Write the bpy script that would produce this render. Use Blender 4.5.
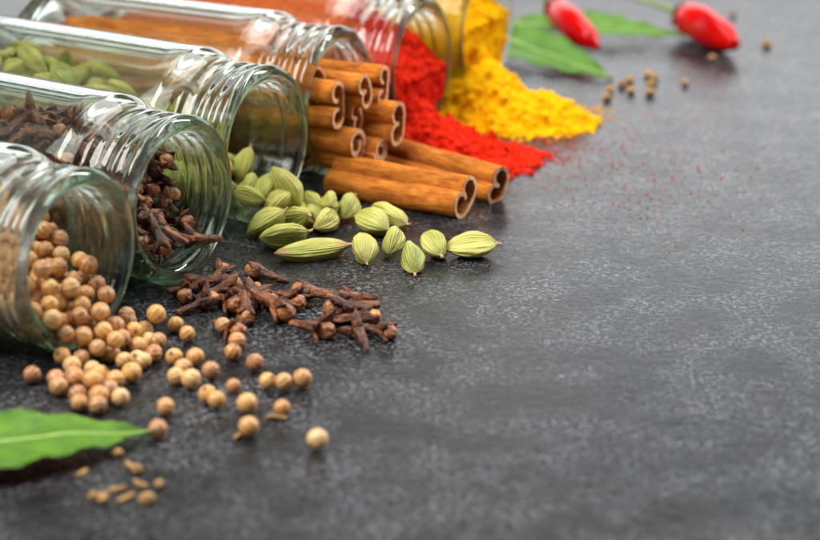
import bpy, bmesh, math, random
from mathutils import Vector, Matrix, Quaternion, noise

# ------------------------------------------------------------------ set-up (all lengths below are written in cm, S turns them into metres)
S = 0.01
scene = bpy.context.scene
for o in list(bpy.data.objects):
    bpy.data.objects.remove(o)
COL = scene.collection
R = math.radians

# camera
PITCH, FPX, CAM_H = R(19.5), 2300.0, 20.5
cd = bpy.data.cameras.new('camera')
cam = bpy.data.objects.new('camera', cd)
COL.objects.link(cam)
cam.location = (0, 0, CAM_H * S)
cam.rotation_euler = (math.pi / 2 - PITCH, 0, 0)
cd.sensor_width = 36.0
cd.lens = FPX / 820 * 36.0
cd.clip_start = 0.02
cd.clip_end = 50
cd.dof.use_dof = True
cd.dof.focus_distance = 0.605
cd.dof.aperture_fstop = 12.5
cd.dof.aperture_blades = 9
scene.camera = cam

def at(x, y, z=0.0):
    """world point (cm) at height z under pixel x, y of the 820 x 540 photograph"""
    fw = Vector((0, math.cos(PITCH), -math.sin(PITCH))); up = Vector((0, math.sin(PITCH), math.cos(PITCH)))
    d = fw + Vector((1, 0, 0)) * ((x - 410) / FPX) + up * ((270 - y) / FPX)
    return Vector((0, 0, CAM_H)) + d * ((z - CAM_H) / d.z)

# light: the soft daylight of a room, a window behind the jars, a soft box above
world = bpy.data.worlds.new('World')
scene.world = world
world.use_nodes = True
bgn = world.node_tree.nodes['Background']
bgn.inputs[1].default_value = 1.0
_wt = world.node_tree
_tc = _wt.nodes.new('ShaderNodeTexCoord'); _sx = _wt.nodes.new('ShaderNodeSeparateXYZ'); _rp = _wt.nodes.new('ShaderNodeValToRGB')
_wt.links.new(_tc.outputs['Generated'], _sx.inputs[0]); _wt.links.new(_sx.outputs[2], _rp.inputs[0]); _wt.links.new(_rp.outputs[0], bgn.inputs[0])
_cr = _rp.color_ramp; _cr.elements[0].position = 0.10; _cr.elements[0].color = (0.50, 0.515, 0.53, 1)      # the bright walls of a room
_cr.elements[1].position = 0.36; _cr.elements[1].color = (0.06, 0.062, 0.065, 1)                            # its dim ceiling

def area_lamp(name, loc, target, sx, sy, watts, color=(1, 1, 1)):
    l = bpy.data.lights.new(name, 'AREA')
    l.shape = 'RECTANGLE'; l.size = sx * S; l.size_y = sy * S; l.energy = watts; l.color = color
    o = bpy.data.objects.new(name, l); COL.objects.link(o)
    o.location = Vector(loc) * S
    o.rotation_euler = (Vector(target) - Vector(loc)).to_track_quat('-Z', 'Y').to_euler()
    return o
area_lamp('window_light', (5, 136, 20), (0, 60, 0), 130, 22, 1.9, (0.97, 0.985, 1.0))
area_lamp('overhead_softbox', (14, 92, 90), (-2, 60, 0), 78, 78, 9.5, (1.0, 0.98, 0.95))  # unseen soft box, added for top light and shadows falling toward the camera
area_lamp('room_light', (-46, 34, 66), (-4, 60, 0), 44, 44, 9.0, (1.0, 0.98, 0.95))
area_lamp('side_window_light', (75, 95, 45), (0, 62, 0), 9, 50, 6.0, (0.95, 0.98, 1.0))

scene.view_settings.view_transform = 'Standard'
scene.view_settings.look = 'None'
scene.view_settings.exposure = 0.15
scene.view_settings.gamma = 1.0
cy = scene.cycles
cy.max_bounces = 32; cy.transmission_bounces = 28; cy.glossy_bounces = 8; cy.diffuse_bounces = 4
cy.transparent_max_bounces = 16
cy.caustics_refractive = True; cy.caustics_reflective = False
cy.blur_glossy = 0.6
cy.sample_clamp_indirect = 6.0
cy.use_denoising = True
cy.use_adaptive_sampling = True
cy.adaptive_threshold = 0.02

# settled positions (centimetres x 100), rotations and sizes of the heaped seeds, pods and cloves
SEED_IN = """-864,5215,40,13,16,1,-98,23;-695,5027,26,1,61,64,46,26;-714,5127,23,47,-88,-7,-4,23;-700,5336,25,9,-89,43,16,25;-899,5245,40,85,-49,14,-14,24;-692,5155,52,10,57,-40,72,23;-776,5145,24,21,-57,-70,-37,24;-782,5085,25,31,33,86,-24,25;-946,5245,35,15,-78,32,52,24;-820,5232,94,48,-87,-13,0,24;-824,5186,88,70,-3,70,11,23;-780,5122,69,54,-35,68,-36,26;-972,5324,97,41,-71,34,46,24;-932,5308,80,11,-13,-84,-52,22;-972,5285,67,84,18,-17,48,25;-997,5245,68,56,40,-56,46,22;-991,5366,102,25,58,70,-33,23;-985,5349,59,30,12,-17,93,24;-1016,5310,54,8,69,9,72,26;-1039,5265,61,70,-47,52,12,26;-1053,5220,83,18,77,-45,-42,26;-1030,5419,75,6,-62,-51,59,26;-1030,5370,59,14,10,-97,19,26;-1058,5333,50,2,57,-61,55,22;-1083,5293,61,34,38,-75,-43,26;-1105,5250,82,19,-40,69,-58,26;-1070,5398,57,91,15,-10,-36,23;-1106,5366,53,0,-40,-48,78,24;-1125,5322,58,44,15,-88,-12,24;-1152,5285,78,85,-33,-1,-40,25;-669,5207,52,13,32,-58,74,22;-708,5186,22,40,-58,-69,-16,22;-635,5212,23,9,-79,-57,18,23;-750,5216,96,52,-17,82,-17,26;-776,5177,80,16,73,12,65,22;-712,5196,68,81,-4,-2,59,25;-726,5043,61,11,-34,80,-47,24;-888,5315,108,60,-76,-18,20,26;-856,5267,97,57,17,13,80,24;-869,5220,91,45,67,58,-10,26;-918,5205,95,32,2,-6,-95,26;-945,5367,81,25,84,42,-22,26;-1010,5330,130,35,29,-40,80,26;-1007,5293,99,39,-61,-40,56,23;-1018,5247,111,40,89,-7,-22,26;-999,5207,92,5,-99,11,2,22;-979,5400,76,30,26,-72,-57,22;-1035,5381,107,27,25,-93,8,24;-1038,5334,88,52,-47,0,71,22;-1053,5290,100,28,13,93,-19,23;-1070,5250,122,44,-88,-19,-1,26;-1046,5462,88,66,75,4,-1,22;-1076,5412,103,24,-49,-78,30,26;-1076,5366,90,20,68,-71,6,23;-1084,5323,99,38,71,41,-43,22;-1116,5288,111,52,35,11,-77,23;-726,5228,30,83,28,19,-44,24;-605,5216,61,3,-65,-61,-45,26;-656,5118,47,9,8,-9,99,26;-723,5068,22,76,52,20,-33,22;-825,5073,39,87,45,-10,-20,22;-819,5289,116,40,-47,-71,-34,23;-788,5250,128,38,-5,71,-60,25;-792,5201,119,45,62,-56,30,24;-751,5184,40,84,11,-53,-7,24;-879,5164,98,37,53,-11,-75,24;-908,5376,112,17,-73,45,-48,24;-932,5336,116,92,29,-10,-25,23;-905,5269,93,35,19,-34,-85,26;-948,5247,85,49,27,-59,-58,24;-960,5179,110,45,-32,-7,-83,22;-945,5423,112,64,-30,68,-18,26;-954,5376,129,61,-47,55,-32,24;-999,5379,145,33,6,-54,78,23;-1030,5285,142,11,41,87,-26,25;-1034,5237,155,72,-33,-38,-49,22;-1032,5200,125,15,97,-1,-18,25;-1095,5207,100,30,-25,-82,-43,22;-1002,5458,110,59,16,8,-79,26;-1001,5410,113,71,24,66,-9,22;-1050,5407,144,47,32,-80,20,23;-1059,5345,132,14,20,96,14,26;-1079,5299,140,31,85,7,42,25;-1116,5251,142,84,45,-26,-14,25;-1150,5241,106,28,81,-19,-48,26;-1036,5499,123,1,-50,-46,73,22;-1122,5338,123,2,59,-76,26,25;-1159,5281,129,50,18,44,-73,22;-739,5254,126,8,-93,-34,-2,24;-653,5276,25,38,-44,-69,44,25;-735,5146,73,29,30,88,21,25;-702,5111,64,14,91,10,-38,23;-816,5094,86,4,53,56,-64,22;-870,5352,137,68,45,-16,-56,24;-878,5277,137,6,-42,4,91,23;-846,5239,136,7,30,-27,-91,25;-850,5190,128,14,55,-82,2,25;-743,5098,48,51,56,-65,9,23;-899,5411,145,58,34,-67,31,25;-915,5357,157,25,30,67,63,25;-965,5334,147,21,65,-70,-21,22;-961,5281,112,14,-39,79,46,22;-968,5224,122,13,5,50,86,24;-1001,5163,138,49,85,13,-15,25;-1062,5162,141,9,14,98,9,26;-963,5463,141,53,59,60,11,25;-977,5419,148,75,48,-21,40,22;-1015,5413,172,71,-6,45,54,22;-1038,5324,169,8,-3,44,90,22;-1072,5260,173,38,-2,-18,-91,26;-1073,5210,152,25,-30,60,70,25;-1118,5190,139,42,27,50,-70,26;-1001,5494,154,37,8,-84,-38,26;-1034,5452,149,0,-24,-96,-14,24;-1074,5437,171,37,65,55,-37,24;-1092,5382,148,15,95,21,-17,26;-1125,5302,155,24,-55,-62,51,23;-1158,5254,165,37,69,-53,-33,22;-1192,5238,129,45,-20,52,-70,22;-801,5317,147,43,60,-62,25,23;-765,5290,142,1,-2,50,-86,23;-747,5170,112,70,-4,33,63,22;-790,5147,111,49,11,-70,50,24;-797,5038,28,88,-40,15,-23,24;-869,5385,171,0,35,94,1,23;-847,5311,145,40,-67,-43,45,23;-921,5298,142,1,-59,29,-76,24;-893,5224,135,12,-6,20,97,25;-899,5175,141,48,-66,-52,24,25;-836,5141,98,54,30,-77,-16,25;-1028,5144,177,40,-56,-11,72,24;-921,5451,158,48,23,-34,-78,22;-940,5399,171,88,4,40,24,26;-954,5355,186,16,12,36,91,23;-990,5256,151,88,-23,-38,13,24;-1035,5231,199,76,-52,39,0,22;-1027,5192,174,45,46,47,60,24;-1100,5156,170,1,-37,-61,-70,23;-962,5486,185,64,-3,52,56,25;-994,5451,173,26,-50,77,-29,22;-1042,5427,203,50,70,-3,50,23;-1038,5369,169,6,94,32,-10,23;-1120,5270,192,48,76,16,-40,26;-1122,5220,181,15,31,2,-94,25;-1164,5208,154,35,-16,44,81,26;-1030,5476,189,24,-35,-62,66,23;-813,5346,182,47,-55,-55,42,24;-766,5328,22,7,-96,17,22,22;-818,5272,159,39,57,-24,68,23;-816,5204,163,49,53,-58,-38,26;-884,4992,23,72,-67,5,-17,23;-893,5097,142,48,-36,-4,79,24;-889,5434,185,0,-66,-37,-66,22;-901,5371,202,62,44,-39,52,24;-888,5318,174,9,-28,72,-62,26;-932,5252,134,23,-34,38,-83,23;-944,5153,145,28,-5,28,-92,25;-909,5134,118,78,-45,-39,20,23;-1055,5165,210,10,49,54,-68,24;-921,5468,200,1,-99,-7,-8,23;-961,5434,198,19,-48,-83,23,24;-987,5387,201,32,81,48,11,26;-991,5301,167,41,4,-87,26,24;-1028,5276,191,9,-29,-94,14,25;-1077,5209,202,50,12,-77,-37,26;-1140,5174,179,19,-70,40,56,22;-990,5512,218,75,33,-55,16,25;-1003,5446,215,27,-88,-7,-37,22;-1068,5388,200,54,-73,41,-5,24;-1076,5346,176,52,79,8,31,22;-1140,5318,198,68,14,-48,54,25;-1147,5239,216,23,-40,88,12,22;-1185,5231,193,57,-26,-72,-30,23;-1120,5349,169,87,20,44,6,22;-869,5405,218,23,59,-18,-76,25;-785,5296,188,94,22,22,-16,26;-900,5254,175,70,-64,25,21,25;-899,5205,177,30,21,35,86,22;-862,5177,173,24,66,-8,71,23;-847,5096,122,26,57,64,44,26;-935,5107,164,55,-28,54,-58,25;-897,5442,228,23,40,-60,-66,22;-942,5388,217,62,-32,71,6,22;-946,5309,181,32,36,-19,-86,24;-948,5243,178,40,3,92,-2,25;-993,5226,187,38,53,56,-51,22;-978,5184,175,20,-41,64,62,24;-1109,5170,215,39,-36,56,63,26;-966,5469,231,22,41,-42,78,24;-986,5414,241,34,-56,63,-42,22;-999,5346,178,58,-48,24,-62,23;-1054,5324,210,78,6,-34,52,22;-1087,5305,187,59,-35,-73,-6,22;-1109,5259,239,43,25,37,78,24;-1164,5192,215,3,76,-49,42,26;-1019,5512,264,23,-43,86,-12,25;-1010,5462,261,77,28,7,-57,26;-1093,5388,241,54,-68,-48,13,23;-1103,5346,216,25,-21,90,28,26;-1124,5309,245,10,35,-26,-89,26;-1165,5277,245,52,11,-67,51,26;-906,5390,247,87,-5,-40,29,24;-858,5349,197,22,-10,2,-97,23;-857,5279,188,38,64,-6,67,26;-880,5188,216,43,-14,77,44,25;-938,5201,153,85,-21,2,-48,24;-859,5142,142,52,-66,-14,-53,24;-1082,5134,231,22,-94,7,25,22;-940,5429,244,84,51,6,-17,26;-916,5326,215,12,77,60,-19,25;-983,5317,212,59,30,-50,-55,25;-975,5268,210,70,-1,-47,54,24;-1014,5254,231,68,40,-7,62,22;-1067,5252,220,10,84,-48,-23,22;-1141,5167,255,69,46,0,56,25;-972,5504,262,20,-82,-22,-49,24;-974,5434,279,30,42,81,27,23;-1029,5390,225,61,12,-78,-11,22;-1057,5357,242,39,38,-13,-83,24;-1080,5295,230,72,-67,-15,-4,23;-1144,5234,262,12,-49,73,-45,24;-1196,5200,252,13,-1,7,-99,24;-955,5349,231,66,-5,-68,31,22;-622,5278,67,42,75,-49,-14,26;-926,5276,209,33,56,44,-61,24;-916,5162,185,42,-32,-1,85,24;-942,5198,200,32,-23,81,42,22;-1002,5186,215,92,13,-19,31,24;-980,5130,174,28,-9,95,14,26;-924,5475,250,17,-36,72,-56,23;-948,5302,244,36,-11,-57,-73,25;-1002,5355,235,77,34,-52,-11,23;-1023,5301,230,37,-11,-87,31,22;-1041,5204,235,34,-73,45,-38,23;-1113,5214,234,11,19,-8,97,22;-1163,5198,283,78,44,-36,-26,22;-996,5490,302,13,-48,-36,-79,26;-1039,5418,261,74,-22,-54,-34,25;-1084,5413,280,28,64,58,43,24;-1116,5354,268,4,2,-70,-72,26;-1048,5273,252,19,-47,-86,2,22;-1191,5243,273,63,72,-26,-14,25"""
SEED_HEAP = """-1008,5041,24,3,-76,-39,-52,24;-824,4964,24,44,69,-5,-57,24;-811,4915,25,40,8,-88,25,25;-728,4937,25,19,39,-19,88,25;-760,4871,24,35,1,87,-34,24;-710,4857,26,15,84,38,-35,26;-547,4982,23,54,-60,23,-55,23;-661,4855,23,10,-59,65,48,23;-748,5029,22,26,90,22,-26,22;-656,5169,25,61,49,52,-34,25;-680,5083,22,2,-67,46,-58,22;-634,5083,22,38,1,86,-34,22;-725,4987,25,92,13,34,10,25;-692,4904,23,47,-88,-7,4,23;-652,4998,26,2,-43,-86,-26,26;-682,5239,22,41,-42,40,71,22;-464,4874,23,57,3,-26,78,23;-788,4994,22,68,-51,49,19,22;-615,5125,22,54,12,75,36,22;-685,4959,24,34,65,-22,-64,24;-730,4896,49,25,-69,-37,-57,23;-776,4950,32,56,-16,-34,74,25;-706,4807,24,71,-18,56,-38,24;-751,4826,22,0,-51,83,20,22"""
POD_IN = """-542,6159,137,3,-17,36,92,106;-368,6133,74,2,-42,-22,-88,95;-564,6315,84,74,-63,-6,-21,104;-551,6219,98,67,-8,66,-32,105;-638,6367,74,24,59,-39,67,98;-645,6295,60,59,-65,-32,36,95;-651,6226,70,28,62,-17,71,101;-709,6422,75,6,-64,-52,57,91;-748,6353,61,33,-62,29,-65,108;-786,6284,74,54,-44,72,-3,95;-892,6513,70,15,73,-28,-60,91;-899,6450,60,28,-65,13,-69,96;-918,6367,79,21,-73,-44,-48,103;-1000,6581,73,39,69,-5,61,104;-1045,6540,58,73,-26,-62,-12,98;-1086,6492,66,61,-50,-38,47,90;-1133,6674,79,12,69,-18,69,108;-1154,6616,57,69,20,-67,-17,93;-1196,6516,79,79,48,34,-18,92;-271,6162,30,60,73,-10,31,99;-399,6057,44,39,41,26,78,105;-532,6377,130,68,30,55,-38,94;-613,6158,141,55,-80,24,7,108;-608,6402,119,35,-2,59,-73,103;-655,6327,121,51,53,-64,-24,96;-673,6193,120,48,-26,48,68,100;-777,6446,78,80,-10,52,28,108;-725,6263,83,30,-31,-52,-74,92;-795,6229,125,21,-67,65,-28,103;-816,6501,101,8,-14,-78,-60,90;-878,6410,123,39,-12,65,-64,106;-869,6335,154,3,88,-3,-48,104;-938,6602,103,18,-67,18,70,106;-1036,6536,118,55,52,58,30,99;-1096,6436,94,0,64,-36,68,104;-1157,6752,118,67,-19,21,68,92;-1143,6559,88,58,59,38,40,104;-1273,6535,115,53,-26,-14,80,105;-317,6120,40,67,13,54,-49,99;-448,6132,99,46,-67,-10,57,90;-600,6287,132,68,-40,5,-61,94;-719,6153,153,50,-9,-81,-29,101;-830,6382,76,7,90,-16,-39,96;-849,6324,79,35,59,34,64,92;-1004,6349,120,56,-3,69,-47,105;-944,6540,122,49,18,-63,-57,96;-957,6485,91,56,4,-81,-16,96;-1004,6438,75,57,46,68,3,105;-1093,6710,120,4,77,-41,49,100;-1077,6602,111,26,68,-44,-52,102;-1245,6479,133,3,-82,24,-52,97;-458,6223,102,59,80,-5,-11,94;-398,6202,107,10,28,78,-56,105;-603,6236,162,37,58,-30,-66,100;-721,6244,140,50,64,14,-57,91;-857,6582,132,11,77,-40,48,96;-851,6274,127,63,36,-62,31,93;-918,6272,155,38,-90,-4,22,104;-939,6649,146,81,33,48,6,92;-1060,6479,135,20,61,-54,-54,108;-1106,6393,145,17,54,-49,-66,106;-1090,6644,163,3,56,-65,-52,100;-1152,6585,147,69,-16,-70,-4,106;-1170,6524,135,38,37,-54,-66,96;-528,6270,138,60,-50,-58,-24,93;-563,6108,176,10,17,-23,-95,100;-806,6546,167,77,-7,-48,41,107;-978,6497,155,31,-2,80,-52,101;-775,6296,140,12,-12,42,-89,101;-1021,6672,119,47,-29,-27,-79,102;-1064,6546,186,27,-54,38,70,106;-1119,6488,178,58,-42,43,55,100;-1208,6651,87,86,16,21,-43,101;-1194,6646,172,69,-25,66,-13,106;-1237,6593,87,57,1,31,-76,105;-860,6486,136,19,-59,-73,30,91;-821,6434,152,29,-38,7,88,95;-981,6412,130,8,-78,28,-55,108;-988,6669,186,16,26,55,78,98;-1078,6428,196,1,86,20,46,95;-1185,6440,160,76,57,21,-25,95;-1113,6769,217,3,-76,3,65,106;-1150,6717,180,49,67,-16,54,94;-1233,6461,194,44,45,38,-68,92;-891,6646,198,52,15,-61,-58,92;-689,6404,136,52,1,-75,-41,106;-1033,6328,171,63,-58,-12,49,93;-953,6636,237,30,4,-90,31,108;-1061,6715,176,30,-56,50,58,107;-1173,6475,212,60,54,-36,47,103;-1010,6718,235,78,17,60,-2,100;-1230,6572,179,28,31,-80,-44,104;-1293,6506,196,49,-72,32,-38,101;-900,6484,179,74,44,10,50,93;-890,6408,193,71,-53,-28,38,103;-942,6355,164,11,28,73,61,103;-995,6595,160,69,32,-55,-35,92;-1002,6549,216,28,-39,62,62,92;-1135,6378,212,25,-42,19,85,93;-1096,6686,221,34,61,50,-52,90;-1170,6677,226,64,-36,-65,-18,98;-1167,6598,212,42,73,30,45,102;-817,6597,216,38,44,-38,-72,100;-974,6440,192,58,-8,-53,-61,92;-1004,6380,194,4,-21,64,-74,91;-745,6548,234,50,-48,50,-52,104;-900,6586,228,38,-86,-28,18,94;-1041,6332,238,61,47,59,-25,106;-1146,6725,255,30,-77,11,55,91;-1174,6629,268,52,68,12,50,95;-1131,6453,266,64,-53,-45,-33,108;-759,6468,165,94,-2,30,-15,98;-928,6549,187,30,-73,61,-12,102;-944,6380,226,26,28,-57,-72,104;-938,6475,226,23,-15,37,-89,91;-1027,6626,239,34,-73,-59,3,98;-1219,6423,271,13,26,96,3,101;-1167,6731,318,39,3,53,76,100;-1236,6618,306,54,42,-69,24,98;-1258,6584,235,53,46,-70,12,96;-705,6517,179,29,-53,44,-67,106;-724,6347,138,23,96,2,-15,92;-940,6297,213,47,-67,35,-45,100;-1057,6566,252,42,57,-20,68,94;-474,6303,137,17,-21,-25,-93,91;-1102,6353,283,72,-4,56,-40,100;-1069,6729,276,10,21,-66,71,104;-1157,6548,254,55,32,56,53,103;-1285,6464,246,68,3,72,-11,92;-683,6475,126,55,-64,-43,32,96;-707,6294,186,46,-17,82,30,106;-868,6221,219,15,39,-10,-90,103;-986,6522,271,47,85,12,18,91;-1081,6497,233,55,2,-44,-71,93;-978,6320,264,17,-28,-70,-64,92;-1092,6754,334,54,-42,-62,-37,98;-1268,6521,257,71,25,58,31,100;-1288,6472,313,42,-14,52,-74,108;-803,6431,224,15,72,-27,62,106;-754,6398,162,93,-20,31,1,93;-900,6284,265,16,46,-47,-74,91;-939,6586,274,79,-44,16,-38,105;-1054,6433,255,27,15,-48,-82,101;-1111,6503,314,20,15,-79,-56,93;-1145,6715,378,65,-4,75,-12,96;-1077,6632,282,56,1,48,-68,96;-1156,6398,322,47,55,51,46,103;-840,6579,281,84,2,-51,-18,99;-769,6350,209,60,-15,-67,42,103;-807,6274,202,4,-88,8,47,106;-993,6675,292,9,-67,-21,-70,105;-982,6448,264,20,61,-63,-45,95;-1034,6494,297,52,-71,-30,37,105;-1131,6669,313,38,18,72,55,102;-1246,6601,368,64,-14,45,60,100;-1075,6562,308,36,59,18,70,92;-911,6657,325,11,-58,8,80,100;-904,6530,288,41,-54,-38,63,101;-775,6172,200,18,44,-37,80,108;-1057,6655,342,58,31,70,-26,91;-870,6512,228,76,-30,-58,0,97;-1189,6466,334,42,68,45,41,106;-1189,6655,362,63,54,-25,50,102;-1174,6580,313,52,-52,14,-66,99;-1248,6522,332,92,2,-37,-11,93;-227,6188,62,57,-64,-40,-31,96;-694,6440,206,42,24,0,-88,95;-562,6437,184,96,-2,-11,-27,91;-1109,6620,363,38,24,-39,-80,104;-775,6490,229,31,-23,18,-90,98;-856,6322,229,3,28,-48,83,98;-1023,6718,336,8,-14,-94,-29,98;-1057,6417,320,5,-42,-82,37,99;-1160,6525,348,9,45,8,88,91;-633,6490,233,22,68,5,70,99;-846,6387,246,60,61,33,39,97;-623,6445,178,26,-20,69,65,101;-975,6585,325,8,-90,-2,44,93;-1001,6529,341,33,-27,83,-37,98;-1016,6367,293,56,-68,41,23,106;-809,6976,32,51,-22,-66,51,98;-1220,6535,389,50,47,68,-25,95"""
POD_OUT = """-352,6085,21,64,22,66,-31,82;-347,5993,38,12,-66,20,-72,115;-260,5825,30,72,14,68,-5,120;-274,6268,30,52,18,70,-45,92;-213,6097,32,4,13,68,72,95;-161,6053,27,72,-69,3,8,90;-170,6217,28,66,-65,31,-20,85;-106,6094,35,65,38,57,-33,105;-57,6150,36,15,56,-46,68,120;-124,5875,33,43,31,-61,59,100;-51,5923,31,20,34,64,-66,95;8,5808,30,24,30,-62,68,100;90,5906,31,32,56,39,-65,95;272,5859,37,32,-42,59,61,112;-333,6210,24,40,61,-42,55,80"""
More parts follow.
